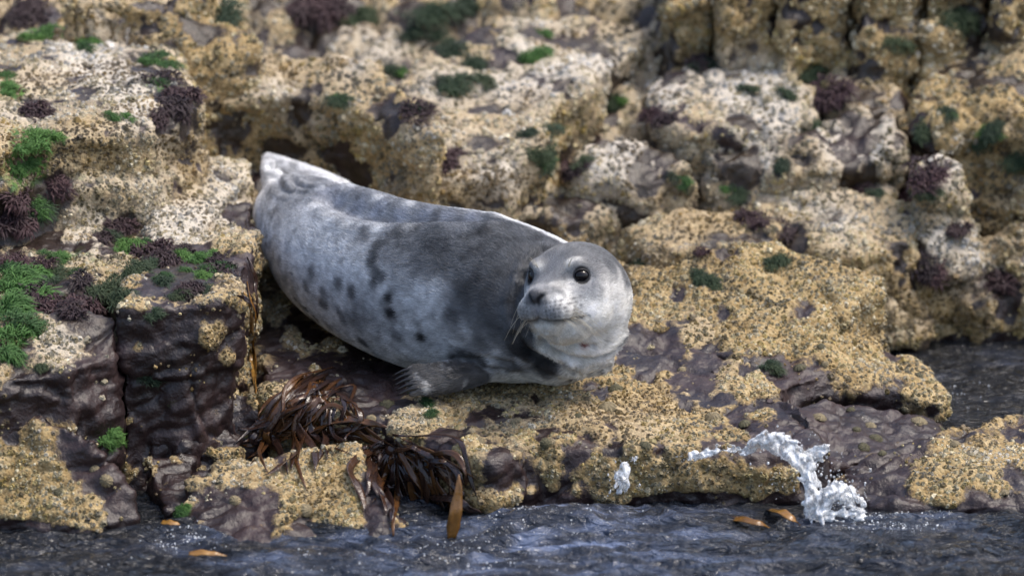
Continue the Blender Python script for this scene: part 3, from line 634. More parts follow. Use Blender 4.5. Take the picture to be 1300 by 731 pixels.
# belly flattened by the rock it lies on
gz = np.array([0.0] * len(V))
N = normals(V, T)
def sbvh(): return BVHTree.FromPolygons(V.tolist(), T.tolist())
SB = sbvh()
def shit(px, py):
    p, nn, i, d = SB.ray_cast(Vector(CAM), Vector(ray(px, py)))
    return None if p is None else (np.array(p), np.array(nn))
def pdist(V, pts):
    d = np.full(len(V), 9.0)
    for a, b_ in zip(pts[:-1], pts[1:]):
        ab = b_ - a; t = np.clip(((V - a) @ ab) / max(ab @ ab, 1e-12), 0, 1); d = np.minimum(d, np.linalg.norm(V - a - t[:, None] * ab, axis=1))
    return d
def spath(px): return [h[0] for h in (shit(*p) for p in px) if h]
disp = np.zeros(len(V))
# hollow along the back behind the near flank, and skin folds on throat and flipper root
pp = spath([(420, 248), (455, 262), (500, 270), (550, 272), (600, 274)])
if len(pp) > 1: disp -= 0.034 * np.exp(-(pdist(V, pp) / .040) ** 2)
pp = spath([(402, 252), (415, 272), (440, 284), (500, 286), (560, 284), (620, 286)])
if len(pp) > 1: disp += 0.010 * np.exp(-(pdist(V, pp) / .024) ** 2)
pp = spath([(440, 240), (500, 259), (560, 267), (620, 273)])
if len(pp) > 1: disp += 0.014 * np.exp(-(pdist(V, pp) / .03) ** 2)
for pth, w_, dp in [([(690,432),(715,448),(745,455),(775,446),(790,430)], .007, .012), ([(705,440),(722,464),(745,474),(770,466)], .006, .009), ([(655,425),(672,445),(700,458),(730,468)], .008, .010), ([(700,425),(725,436),(752,438)], .006, .006), ([(668,352),(655,380),(655,400),(668,420),(690,434)], .009, .008),
                    ([(690,318),(672,335),(664,352)], .008, .006), ([(560,466),(590,458),(620,455),(650,460)], .008, .005), ([(575,474),(610,466),(640,468)], .006, .004), ([(372,246),(358,240),(352,228)], .008, .006), ([(345,212),(360,225),(378,238),(400,240)], .007, .010)]:
    pp = spath(pth)
    if len(pp) > 1: disp -= dp * np.exp(-(pdist(V, pp) / w_) ** 2) ; disp += dp * .5 * np.exp(-((pdist(V, pp) - 2.2 * w_) / w_) ** 2)
he = shit(739, 349)[0] - HC; EYE = [(he @ HF, s * (he @ HL), he @ HU) for s in (-1, 1)]; print('EYE', EYE[1], 'far eye at', proj(hd(*EYE[0])), 'nose', proj(hd(.158, 0, -.008)))
Hh = hl(V); f, l, u = Hh.T
for e in EYE:
    d = np.linalg.norm(Hh - np.array(e), axis=1); disp -= .007 * np.exp(-(d / .016) ** 2)
    d2 = np.sqrt((f - e[0]) ** 2 + (l - e[1] * .85) ** 2 + (u - e[2] - .030) ** 2); disp += .004 * np.exp(-(d2 / .018) ** 2)
nost = np.full(len(V), 9.0)
for sg in (-1, 1):
    q = np.array([[sg * .006, -.019], [sg * .0095, -.010], [sg * .0175, -.001]]); LU = np.stack([l, u], 1)
    for a, b_ in zip(q[:-1], q[1:]):
        ab = b_ - a; t = np.clip(((LU - a) @ ab) / (ab @ ab), 0, 1); nost = np.minimum(nost, np.where(f > .125, np.linalg.norm(LU - a - t[:, None] * ab, axis=1), 9))
front = (f > .03)
mouth_u = -.058 + .006 * np.clip((.12 - f) / .06, 0, 2) + .006 * np.exp(-(l / .012) ** 2) * (f > .11)
md = np.abs(u - mouth_u); mo = np.exp(-(md / .0045) ** 2) * (f > .052) * (np.abs(l) < .075)
disp -= .009 * np.exp(-(nost / .0050) ** 2) + .006 * mo + .004 * np.exp(-(l / .004) ** 2) * (f > .12) * (u < -.02)
V = V + N * disp[:, None]; V = lap(V, E, 1, 0.4)
for (b0, t0), (b1, t1) in zip(DIG[:-1], DIG[1:]):
    V = V - N * (.007 * np.exp(-(pdist(V, [(b0 + b1) / 2, (t0 + t1) / 2 + (t0 - b0) * .3]) / .0045) ** 2))[:, None]
# settle on the rock: press the underside up to the rock surface
gr_ = []
for k in np.where(V[:, 2] < .26)[0]:
    p, nn, i, d = BVH.ray_cast(Vector((V[k, 0], V[k, 1], .8)), Vector((0, 0, -1)))
    if p is not None and V[k, 2] < p[2] - .012: V[k, 2] = p[2] - .012
N = normals(V, T)
# ---- coat: colours per vertex
SB = sbvh()
d_sp = np.full(len(V), 9.0); sp_i = np.zeros(len(V), int)
for k in range(len(CC)):
    d = ((V - CC[k, :3]) ** 2).sum(1); m = d < d_sp; d_sp[m] = d[m]; sp_i[m] = k
s01 = sp_i / (len(CC) - 1.0); dorsal = ((V - CC[sp_i, :3]) * upv[sp_i]).sum(1) / CC[sp_i, 3]
farv = ((V - CC[sp_i, :3]) * sidev[sp_i] * np.sign(sidev[sp_i][:, 1:2])).sum(1) / CC[sp_i, 3]
nz = fbm(V * 9, 4, .55); n2 = fbm(V * 26 + 7, 3, .6); n3 = fbm(V * 70 + 3, 2)
silver = np.array([.56, .57, .59]); cream = np.array([.74, .71, .64]); grey = np.array([.115, .122, .135]); dark = np.array([.024, .025, .029]); white = np.array([.84, .84, .84])
def mixc(c, d, m): return c * (1 - m)[:, None] + d * m[:, None]
col = np.tile(silver, (len(V), 1))
col = mixc(col, white, ss(-s01 + .22 * nz, -.50, -.08) * .85)
dz = ss(dorsal + .25 * nz, .35, .85)
col = mixc(col, grey * 1.35, dz * .75 * ss(s01, .10, .3))
col = mixc(col, grey * .80, ss(s01 + .16 * nz + .06 * n2, .50, .82) * ss(dorsal + .2 * nz, -.75, -.10) * .85)
col = mixc(col, cream * .85, ss(-dorsal + .2 * nz, .45, .9) * .8)
body = Hh[:, 0] < -.02
def blob(c, px, py, rp, cc, s, nzs=.35, pw=2.6):
    h = shit(px, py)
    if h is None: return c
    k = np.where((np.abs(V - h[0]) < rp / 600 * 2.8).all(1))[0]; c = c.copy()
    d = np.linalg.norm(V[k] - h[0], axis=1) / (rp / 600) * (1 + nzs * n2[k]); c[k] = mixc(c[k], cc, np.exp(-np.abs(d) ** pw * .8) * s); return c
    return mixc(c, cc, np.exp(-np.abs(d) ** pw * .8) * s)
for a, b_, r_, s in [(600,340,60,.7),(640,330,50,.7),(560,330,45,.5),(620,400,50,.65),(650,380,40,.7),(570,390,40,.4),(640,430,35,.5),(520,310,40,.45),(660,310,40,.6)]: col = blob(col, a, b_, r_, grey * .75, s)
for a, b_, r_, s in [(545,375,28,.7),(530,400,30,.55),(470,300,40,.5),(430,330,40,.5),(400,300,50,.6),(370,330,40,.5),(380,280,30,.6),(560,440,40,.5),(620,455,36,.5),(480,350,20,.4),(590,420,16,.4)]: col = blob(col, a, b_, r_, silver * 1.15, s)
for a, b_, r_, s in [(494,378,9,1),(497,397,9,1),(536,428,8,.95),(486,352,9,.6),(476,345,9,.5),(462,300,12,.45),(478,315,11,.55),(474,332,10,.6),(447,370,10,.6),(432,362,8,.5),(410,385,9,.6),(396,345,8,.45),(412,372,10,.5),(390,362,8,.5),(435,402,9,.5),(446,405,8,.4),(385,390,7,.5),
                    (463,435,10,.7),(505,425,10,.55),(475,360,7,.5),(604,352,7,.9),(614,378,7,.95),(590,370,12,.6),(630,360,14,.6),(622,305,14,.6),(600,320,10,.5),(640,345,10,.5),(660,440,16,.9),(672,448,12,.8),(655,420,10,.7),(690,460,18,.8),(650,462,14,.6),(630,400,10,.5),(575,400,10,.5),(560,340,12,.4),
                    (610,440,14,.45),(590,470,12,.7),(700,468,16,.8),(560,310,16,.4),(500,300,14,.4),(520,290,18,.4),(655,398,10,.6),(640,375,12,.5),(700,440,10,.6),(668,468,14,.5),(738,462,10,.3),(450,450,8,.4),(480,450,9,.4),(420,415,8,.4),(355,330,8,.3),(365,360,8,.3),(545,352,8,.4)]:
    col = blob(col, a, b_, r_ * 1.05, dark * .6, min(1, s * 1.25), .3, 4)
col = mixc(col, dark * 1.6, ss(n2 * .8 + nz * .5, .42, .8) * .55 * ss(s01, .25, .5) * ss(-dorsal, -.5, .3) * (Hh[:, 0] < -.05))
f1_, f2_ = worley(V * 24 + n2[:, None] * .5); sp_ = ss(.34 - f1_, 0, .10) * ss(nz + .15 * n2, -.1, .25); col = mixc(col, dark, sp_ * .85 * ss(s01, .15, .4) * ss(-dorsal, -.75, -.2) * (Hh[:, 0] < -.05))
# bluish grey saddle in the hollow of the back
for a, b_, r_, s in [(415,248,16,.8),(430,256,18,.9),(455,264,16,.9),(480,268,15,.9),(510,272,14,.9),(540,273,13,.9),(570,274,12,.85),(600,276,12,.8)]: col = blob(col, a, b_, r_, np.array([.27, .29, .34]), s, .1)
for a, b_, r_, s in [(445,236,9,.8),(480,250,9,.8),(520,258,8,.8),(560,262,8,.8),(600,265,8,.8),(640,272,8,.7),(680,284,8,.7),(410,222,8,.7),(400,262,10,.8),(412,280,10,.8),(440,288,9,.8),(480,290,8,.7),(520,288,8,.5)]: col = blob(col, a, b_, r_, np.array([.80,.80,.80]), s, .2, 2)  # whitish rims along the back: rim light painted into the coat
col = mixc(col, np.array([.84, .84, .84]), ss(farv + .06 * nz, .14, .30) * ss(dorsal, .1, .4) * ss(s01, .06, .16) * (1 - ss(s01, .86, .95)) * .9)  # far side of the back whitened, back-lit fur painted as colour
# head
head = ss(f + .25 * l, -.06, .0) * ss(.168 - np.linalg.norm(Hh, axis=1), 0, .02) * ss(l, -.098, -.088)
crown = ss(u + .10 * f - .12 * l + .018 * n2 + .010 * nz, -.008, .034)
face = np.tile(np.array([.74, .73, .71]), (len(V), 1))
face = mixc(face, grey * .95, crown * .93)
face = mixc(face, np.array([.19, .20, .22]), np.exp(-(l / .020) ** 2) * ss(f, .03, .07) * ss(u, -.012, .006) * .6)
face = mixc(face, np.array([.70, .68, .62]), ss(-u, .03, .06) * .8)
for s in (-1, 1): face = mixc(face, np.array([.62, .60, .56]), np.exp(-(((f - .085) / .02) ** 2 + ((l - s * .034) / .014) ** 2 + ((u - .052) / .011) ** 2)) * .8)
face = mixc(face, np.array([.20, .20, .21]), np.exp(-(((f - .06) / .05) ** 2 + ((l - .085) / .03) ** 2 + ((u + .006) / .016) ** 2)) * .5 * ss(n2, -.4, .4))
col = mixc(col, face, head)
for a, b_, r_, s in [(640,310,24,.75),(655,325,22,.8),(648,350,20,.8),(640,375,24,.75),(640,395,22,.75),(645,415,18,.6),(650,335,22,.7),(668,312,16,.7),(684,300,14,.6),(660,345,12,.9),(658,362,12,.9),(662,330,12,.8),(655,385,12,.8),(600,330,34,.5),(620,300,26,.5),(625,420,28,.45),(600,390,26,.4)]: col = mixc(col, blob(col, a, b_, r_, grey * .75, s), 1 - head)
for a, b_, r_, s in [(790,395,28,.8),(775,420,36,.85),(745,440,30,.75),(760,400,26,.7),(720,440,24,.5),(735,458,20,.4)]: col = blob(col, a, b_, r_, np.array([.86, .85, .81]), s)
for a, b_, r_, s in [(724,331,6,.85),(733,328,5,.6),(683,337,5,.8),(766,352,10,.5),(710,362,9,.5)]: col = blob(col, a, b_, r_, np.array([.72, .70, .66]), s)
for a, b_, r_, s in [(755,365,14,.45),(765,345,12,.4),(745,362,9,.5),(735,372,8,.4),(770,428,8,.4)]: col = blob(col, a, b_, r_, np.array([.20, .20, .22]), s)
for a, b_, r_, s in [(740,437,4.5,1)]: col = blob(col, a, b_, r_, np.array([.22, .03, .02]), s, 0)
nosem = np.exp(-((l / .024) ** 4 + ((u + .007) / .017) ** 4)) * ss(f, .125, .145); col = mixc(col, np.array([.075, .075, .082]), nosem * .92)
col = mixc(col, np.array([.006, .006, .007]), np.exp(-(nost / .0056) ** 4)); col = mixc(col, np.array([.05, .045, .045]), mo * .85 * (f > .08))
muz = np.exp(-((l / .024) ** 2 + ((u + .036) / .016) ** 2)) * ss(f, .12, .14); col = mixc(col, np.array([.14, .135, .14]), muz * .75)
for e in EYE:
    d = np.linalg.norm(Hh - np.array(e), axis=1); col = mixc(col, np.array([.02, .02, .022]), ss(-d, -.0205, -.0175))
# whisker rows on the pads
for s in (-1, 1):
    for r0 in range(5):
        for c0 in range(6):
            ql, qu = s * (.022 + .0085 * c0 + .002 * (r0 % 2)), -.018 - .0078 * r0 + .0012 * c0; dd = np.sqrt(((l - ql) * 1.1) ** 2 + (u - qu) ** 2 + np.where(f > .085, 0, 9))
            col = mixc(col, np.array([.05, .05, .05]), np.exp(-(dd / .0026) ** 2) * .9)
# dark paw
dpaw = np.min([np.linalg.norm(V - p, axis=1) for p in fl[8:]], axis=0); col = mixc(col, np.array([.045, .045, .048]), ss(-dpaw, -.062, -.045) * ss(n2 + .5, -.4, .2) * .95)
for b0, t0 in DIG: col = mixc(col, np.array([.40, .38, .36]), np.exp(-(np.linalg.norm(V - (t0 * .75 + b0 * .25), axis=1) / .010) ** 2) * .6)
# hind flippers: pale rims and darker webs
for a, b_, r_, s in [(385,222,10,.5),(400,228,12,.5),(370,214,8,.45),(348,270,10,.5),(350,285,10,.5),(362,232,9,.4)]: col = blob(col, a, b_, r_, np.array([.17, .16, .16]), s)
n4 = fbm(V * 42 + 61, 3, .6); col *= np.clip(1 + .20 * n3 + (.25 * n2 + .30 * n4) * (1 - .7 * head), .35, 1.5)[:, None]; col = np.clip(col, .004, .82)

seal = bpy.data.objects.new('seal', None); link(seal); SL = np.array([SP[4][0], SP[4][1], .14]); seal.location = SL; seal.empty_display_size = .1
tag(seal, 'spotted grey seal pup lying on the barnacled slab with its head turned to look back', 'seal')
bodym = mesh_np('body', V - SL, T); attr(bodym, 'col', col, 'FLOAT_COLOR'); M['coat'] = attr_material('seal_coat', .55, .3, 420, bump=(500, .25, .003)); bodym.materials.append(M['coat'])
bodyo = link(bpy.data.objects.new('body', bodym), seal)
# eyes
g = NT('seal_eye'); g.b.inputs['Base Color'].default_value = (.006, .005, .006, 1); g.b.inputs['Roughness'].default_value = .09; g.b.inputs['Specular IOR Level'].default_value = .35; M['eye'] = g.m
SBE = sbvh()
for e in EYE:
    p, nn, i_, d_ = SBE.find_nearest(Vector(hd(*e))); p = np.array(p); sgn = np.sign(e[1])
    out = HF * .74 + HL * sgn * .64 + HU * .16; out /= np.linalg.norm(out); a1 = np.cross(out, HU); a1 /= np.linalg.norm(a1); a2 = np.cross(a1, out); a2 = a2 * np.sign(a2 @ HU)
    ec = hd(*e) - out * .0165
    Ve, Fe = ellipsoid(ec - SL, np.array([a1 * .0190, a2 * .0160, out * .0180]), 32, 20)
    me = mesh_np('eye', Ve, Fe); me.materials.append(M['eye']); eyeo = link(bpy.data.objects.new('eye', me), seal)
    for up_ in (1, -1):      # upper and lower lid: bands of skin wrapped over the ball
        th = np.linspace(-.25, np.pi + .25, 22); rows = []
        for q in (1.0, .9, .80) if up_ > 0 else (1.0, .93, .87):
            dirs = a1 * np.cos(th)[:, None] * 1.0 + a2 * (up_ * np.sin(th) * (1.0 if q == 1 else 1.0))[:, None]; rad_ = np.array([.0188 * np.abs(np.cos(th)) ** 2 + .0140 * np.sin(th) ** 2])[0] * q
            h_ = np.sqrt(np.maximum(.0203 ** 2 - np.minimum(rad_, .0200) ** 2, 0)); rows.append(ec + dirs * rad_[:, None] + out * (h_ + .0006)[:, None])
        Vl = np.concatenate(rows) - SL; i0 = np.arange(21)[None]; r0 = np.arange(2)[:, None] * 22; Fl = np.stack([r0 + i0, r0 + i0 + 1, r0 + 22 + i0 + 1, r0 + 22 + i0], -1).reshape(-1, 4)
        me = mesh_np('eyelid', Vl, Fl); attr(me, 'col', np.tile([.03, .03, .034], (len(Vl), 1)), 'FLOAT_COLOR'); me.materials.append(M['coat']); link(bpy.data.objects.new('eyelid', me), eyeo)
# claws
g = NT('seal_claw'); g.b.inputs['Base Color'].default_value = (.015, .013, .012, 1); g.b.inputs['Roughness'].default_value = .3; M['claw'] = g.m
for b0, t0 in DIG:
    d = (t0 - b0) / np.linalg.norm(t0 - b0); P_ = catmull(np.array([t0 - d * .016 + fu[-1] * .010, t0 + d * .006 + fu[-1] * .009, t0 + d * .030 - fu[-1] * .002]), 8) - SL
    Vc, Fc = tube(P_, np.linspace(.0056, .0012, 8), 8); me = mesh_np('claw', Vc, Fc); me.materials.append(M['claw']); link(bpy.data.objects.new('claw', me), seal)
# whiskers
g = NT('seal_whisker'); g.b.inputs['Base Color'].default_value = (.55, .50, .40, 1); g.b.inputs['Roughness'].default_value = .35; M['whisker'] = g.m
SB = sbvh(); rw = random.Random(8)
def whisker(q, d, ln, droop):
    o = hd(*q); p, nn, i, dd = SB.find_nearest(Vector(o)); o = np.array(p)
    dv = HF * d[0] + HL * d[1] + HU * d[2]; dv /= np.linalg.norm(dv); t = np.linspace(0, 1, 9)[:, None]
    P_ = o - SL + dv * t * ln + np.array([0, 0, -1]) * droop * t ** 2 * ln
    Vw, Fw = tube(P_, np.linspace(.0006, .0002, 9), 5); me = mesh_np('whisker', Vw, Fw); me.materials.append(M['whisker']); link(bpy.data.objects.new('whisker', me), seal)
for s in (-1, 1):
    for k in range(14): whisker((.125 - .03 * rw.random(), s * (.034 + .02 * rw.random()), -.03 - .026 * rw.random()), (-.25 - .6 * rw.random(), s * (.7 + .3 * rw.random()), -.25 - .5 * rw.random()), .035 + .04 * rw.random(), .35)
    for k in range(4): whisker((.085, s * .036, .050), (.3, s * (.1 + .5 * rw.random()), .8), .022 + .02 * rw.random(), .2)
# short fur
def make_fur(count):
    a, b_, c = V[T[:, 0]], V[T[:, 1]], V[T[:, 2]]; cr_ = np.cross(b_ - a, c - a); ar = np.linalg.norm(cr_, axis=1)
    ce = (a + b_ + c) / 3; toc = CAM - ce; toc /= np.linalg.norm(toc, axis=1)[:, None]; nn = cr_ / ar[:, None]
    keep = ((nn * toc).sum(1) > -.45) * 1.0
    h_ = hl(ce); skin = np.exp(-(((h_[:, 0] - .15) / .013) ** 2 + (h_[:, 1] / .02) ** 2 + ((h_[:, 2] + .010) / .014) ** 2)) > .35
    for e in EYE: skin |= np.linalg.norm(h_ - np.array(e), axis=1) < .021
    for b0, t0 in DIG: skin |= np.linalg.norm(ce - t0, axis=1) < .013
    keep[skin] = 0
    dens = ar * keep * np.where(np.linalg.norm(h_, axis=1) < .2, 1.7, 1.0); pr = dens / dens.sum()
    idx = RNG.choice(len(T), count, p=pr); u_, v_ = RNG.random(count), RNG.random(count); s = u_ + v_ > 1; u_[s] = 1 - u_[s]; v_[s] = 1 - v_[s]
    P_ = a[idx] + u_[:, None] * (b_ - a)[idx] + v_[:, None] * (c - a)[idx]; N_ = nn[idx]
    C_ = (col[T[idx]].mean(1))
    # lie of the hair: towards the tail on the trunk, away from the nose on the head
    si = sp_i[T[idx, 0]]; flow = -tr[si]; h2 = hl(P_); nose = hd(.15, 0, -.015); away = P_ - nose; away /= np.linalg.norm(away, axis=1)[:, None]
    hw = ss(.20 - np.linalg.norm(h2, axis=1), 0, .05)[:, None]; flow = flow * (1 - hw) + away * hw
    pw = ss(-np.min([np.linalg.norm(P_ - p, axis=1) for p in fl[8:]], axis=0), -.06, -.03)[:, None]; flow = flow * (1 - pw) + ft[-1] * pw
    flow += np.stack([fbm(P_ * 12 + k * 9, 2) for k in range(3)], 1) * .35 + RNG.normal(size=P_.shape) * .14
    flow -= N_ * (flow * N_).sum(1)[:, None]; flow /= np.maximum(np.linalg.norm(flow, axis=1), 1e-6)[:, None]
    ln = (.0060 + .0048 * RNG.random(count)) * (1 - .62 * hw[:, 0] * ss(h2[:, 0], -.02, .07)); lift = .28 + .22 * RNG.random(count)
    t = np.array([0, .4, .75, 1.0])
    pts = P_[:, None] + flow[:, None] * (ln[:, None] * t)[:, :, None] + N_[:, None] * ((ln * lift)[:, None] * (t - .45 * t ** 2))[:, :, None]
    cu = bpy.data.hair_curves.new('fur'); cu.add_curves([4] * count)
    cu.attributes['position'].data.foreach_set('vector', np.ascontiguousarray(pts - SL, np.float32).ravel())
    ra = cu.attributes.get('radius') or cu.attributes.new('radius', 'FLOAT', 'POINT')
    ra.data.foreach_set('value', np.tile(np.array([.00034, .00030, .0002, .00006], np.float32), count))
    cv = np.clip(C_ * (.72 + .62 * RNG.random(count))[:, None], .004, .86)
    ca = cu.attributes.new('col', 'FLOAT_COLOR', 'CURVE'); ca.data.foreach_set('color', np.concatenate([cv, np.ones((count, 1))], 1).astype(np.float32).ravel())
    cu.materials.append(attr_material('seal_fur', .5, .35)); fo = link(bpy.data.objects.new('fur', cu), seal); tag(fo, kind='stuff')
make_fur(200000)

lap_time('seal')
# ------------------------------------------------------------------ the sea
def water_height(x, y):
    z0 = np.zeros_like(x); q = np.stack([x, y, z0], 1)
    wx = q + np.stack([fbm(q * 2.1, 2), fbm(q * 2.1 + 40, 2), z0], 1) * 0.16
    h = 0.010 * fbm(wx * np.array([2.2, 4.5, 1]), 3)
    a = pn(wx * np.array([5.5, 13, 1]) + 11); h = h + 0.015 * (1 - np.abs(a)) ** 2.5
    a = pn(wx * np.array([11, 27, 1]) + 3); h = h + 0.0085 * (1 - np.abs(a)) ** 2.2
    h = h + 0.0034 * fbm(wx * np.array([28, 52, 1]), 3)
    # the water heaps up where it runs against the slab
    for c, s, a_ in WH: h = h + a_ * np.exp(-(((x - c[0]) / s[0]) ** 2 + ((y - c[1]) / s[1]) ** 2))
    return h - 0.014
WH = [(PZ(690, 655, .02), (.17, .08), .030), (PZ(830, 655, .01), (.14, .06), .016), (PZ(1150, 650, .01), (.12, .05), .015), (PZ(330, 715, .0), (.3, .06), .012), (PZ(240, 675, .0), (.06, .04), .014)]
xs = np.concatenate([-np.geomspace(900, 1.5, 26), np.linspace(-1.45, 1.45, 330), np.geomspace(1.5, 900, 26)])
ys = np.concatenate([-np.geomspace(900, 1.62, 26), np.linspace(-1.6, -.35, 230), np.linspace(-.34, 1.0, 90), np.array([1.2, 2, 4])])
X, Y = np.meshgrid(xs, ys); x, y = X.ravel(), Y.ravel(); near = (np.abs(x) < 1.6) & (y > -1.8)
z = np.zeros(len(x)); z[near] = water_height(x[near], y[near]); z[~near] = -.004
calm = ss(y, -.35, -.1); z = z * (1 - .65 * calm)
nx, ny = len(xs), len(ys); i = np.arange(ny - 1)[:, None] * nx; j = np.arange(nx - 1)[None]
Q = np.stack([i + j, i + j + 1, i + nx + j + 1, i + nx + j], -1).reshape(-1, 4)
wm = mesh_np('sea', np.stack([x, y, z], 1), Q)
FO = [(PZ(235,680,.01),.05,.03,1.),(PZ(265,690,.01),.04,.02,.7),(PZ(150,715,.01),.03,.02,.5),(PZ(690,650,.03),.13,.04,.55),(PZ(640,700,.01),.12,.06,.40),(PZ(560,700,.0),.12,.05,.45),(PZ(430,712,.0),.08,.03,.5),(PZ(1140,655,.01),.07,.025,.95),(PZ(1060,650,.01),.06,.03,1.),(PZ(1180,648,.01),.05,.02,.7),(PZ(1080,660,.01),.06,.02,.8),(PZ(880,590,.04),.05,.02,.5),(PZ(580,720,0),.04,.02,.5),(PZ(1230,505,0),.05,.08,.35)]
q = np.stack([x, y, x * 0], 1); sky_sheen = np.zeros(len(x)); foam = sky_sheen.copy()       # bluish tint painted into the water colour for reflected sky
for c, sx, sy, s in [(PZ(720, 690, 0), .35, .3, .9), (PZ(860, 710, 0), .3, .25, .6), (PZ(480, 710, 0), .3, .2, .6), (PZ(1120, 665, 0), .2, .1, .5), (PZ(240, 690, 0), .12, .1, .6)]: sky_sheen = np.maximum(sky_sheen, s * np.exp(-(((x - c[0]) / sx) ** 2 + ((y - c[1]) / sy) ** 2)))
sky_sheen[near] = np.clip(sky_sheen[near] + .35 * fbm(q[near] * np.array([5, 12, 1]), 4) , 0, 1) * (.25 + .75 * ss(fbm(q[near] * np.array([9, 26, 1]) + 8, 3), -.3, .5)); attr(wm, 'sky_sheen', sky_sheen); attr(wm, 'foam', foam)
g = NT('sea_water'); b = g.b
n_ = g.noise(55, 4, .6); mp = g.n('ShaderNodeMapping'); mp.inputs['Scale'].default_value = (1, 2.6, 1); g.l(g.pos(), mp.inputs[0]); n2_ = g.noise(17, 3, .5, mp.outputs[0]); n2_.inputs['Distortion'].default_value = 1.4; n3_ = g.vor(130, 'F1')
fm = g.math('ADD', g.attr('foam'), g.math('MULTIPLY', g.math('SUBTRACT', g.noise(90, 4, .7).outputs[0], .5), 1.1)); ff = g.ramp(fm, [(.45, (0, 0, 0)), (.75, (1, 1, 1))])
g.l(g.mix(ff, g.mix(g.attr('sky_sheen'), (.02, .022, .026), (.13, .165, .26)), (.82, .85, .88)), b.inputs['Base Color'])
b.inputs['IOR'].default_value = 1.333; g.l(g.math('ADD', g.math('MULTIPLY', ff, .4), .03), b.inputs['Roughness'])
g.l(g.math('MULTIPLY', g.math('SUBTRACT', 1.0, g.attr('sky_sheen')), .5), b.inputs['Transmission Weight'])
g.l(g.bump(g.math('ADD', n2_.outputs[0], g.math('MULTIPLY', n_.outputs[0], .10)), 1.0, .030), b.inputs['Normal'])
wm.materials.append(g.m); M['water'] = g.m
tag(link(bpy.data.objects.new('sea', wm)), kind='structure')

# foam: bubbles floating where the surge meets the rock
def foam_bubbles():
    rs = np.random.default_rng(2); pr = []; TV, TF = ellipsoid(np.zeros(3), np.eye(3), 7, 4)
    for c, sx, sy, s in FO:
        cnt = int(3000 * s * (sx * sy * 2.2) / .0045 * .25) + 20
        P_ = np.array([c[0], c[1]]) + rs.normal(size=(cnt, 2)) * np.array([sx, sy * 2.2]) * .6
        k = np.abs(fbm(np.concatenate([P_ * np.array([14, 24]), np.full((cnt, 1), 3.3)], 1), 3)) < .10 + .10 * (s > .8); P_ = P_[k]
        zz = water_height(P_[:, 0], P_[:, 1]); rr = .0005 + .0017 * rs.random(len(P_)) ** 3
        for p_, z_, r_ in zip(P_, zz, rr): pr.append((TV * r_ + np.array([p_[0], p_[1], z_ + r_ * .2]), TF))
    V_, F_ = joinVF(pr); me = mesh_np('sea_foam', V_, F_); me.materials.append(M['splash']); tag(link(bpy.data.objects.new('sea_foam', me)), 'white foam bubbles floating along the foot of the rocks', 'foam', kind='stuff')
# the little wave breaking over the edge of the slab: sheets and beads of water grown together, drops around it
g = NT('white_water'); b = g.b; n_ = g.noise(120, 3)
g.l(g.ramp(n_.outputs[0], [(.35, (.82, .86, .90)), (.6, (.95, .96, .97))]), b.inputs['Base Color']); b.inputs['Roughness'].default_value = .08; b.inputs['IOR'].default_value = 1.333
g.l(g.ramp(g.noise(60, 4, .7).outputs[0], [(.38, (.95,) * 3), (.58, (.15,) * 3)]), b.inputs['Transmission Weight']); g.l(g.bump(g.noise(160, 3).outputs[0], .6, .005), b.inputs['Normal']); M['splash'] = g.m
def splash(name, label, paths, vox, drops, seed, loc):
    rs = np.random.default_rng(seed); pr = []; loc = np.array(loc)
    for pts, rad, cnt, jit in paths:
        c_ = catmull(np.array(pts), cnt); ra = np.interp(np.linspace(0, 1, cnt), np.linspace(0, 1, len(rad)), rad)
        tg = np.gradient(c_, axis=0); tg /= np.linalg.norm(tg, axis=1)[:, None]
        for k in range(cnt):
            r_ = ra[k] * (.30 + .75 * rs.random() ** 1.5); o = rs.normal(size=3) * jit * np.array([1, .7, 1])
            tk = tg[k] + rs.normal(size=3) * .25; tk /= np.linalg.norm(tk); e1 = np.cross(tk, [0, 1, 0]); e1 /= np.linalg.norm(e1); e2 = np.cross(tk, e1); pr.append(ellipsoid(c_[k] + o, np.array([e1 * .62, e2 * .55, tk * (1.4 + 1.6 * rs.random())]) * r_, 10, 6))
    V_, F_ = joinVF(pr); rm = remesh(mesh_np('t', V_, F_), vox); V_, T_, E_ = get_np(rm); V_ = lap(V_, E_, 3, .4); N_ = normals(V_, T_); V_ = V_ + N_ * (.0035 * fbm(V_ * np.array([110, 60, 38]), 2))[:, None]
    out = [(V_, T_)]
    for c, s, cnt in drops:
        for k in range(cnt):
            r_ = .0007 + .0020 * rs.random() ** 3; out.append(ellipsoid(np.array(c) + rs.normal(size=3) * np.array(s), np.diag([1, 1, 1 + .8 * rs.random()]) * r_, 8, 5))
    V_, F_ = joinVF(out); me = mesh_np(name, V_ - loc, F_); me.materials.append(M['splash']); o = link(bpy.data.objects.new(name, me)); o.location = loc
    tag(o, label, 'splash', kind='stuff')
foam_bubbles()
Yf = -.63
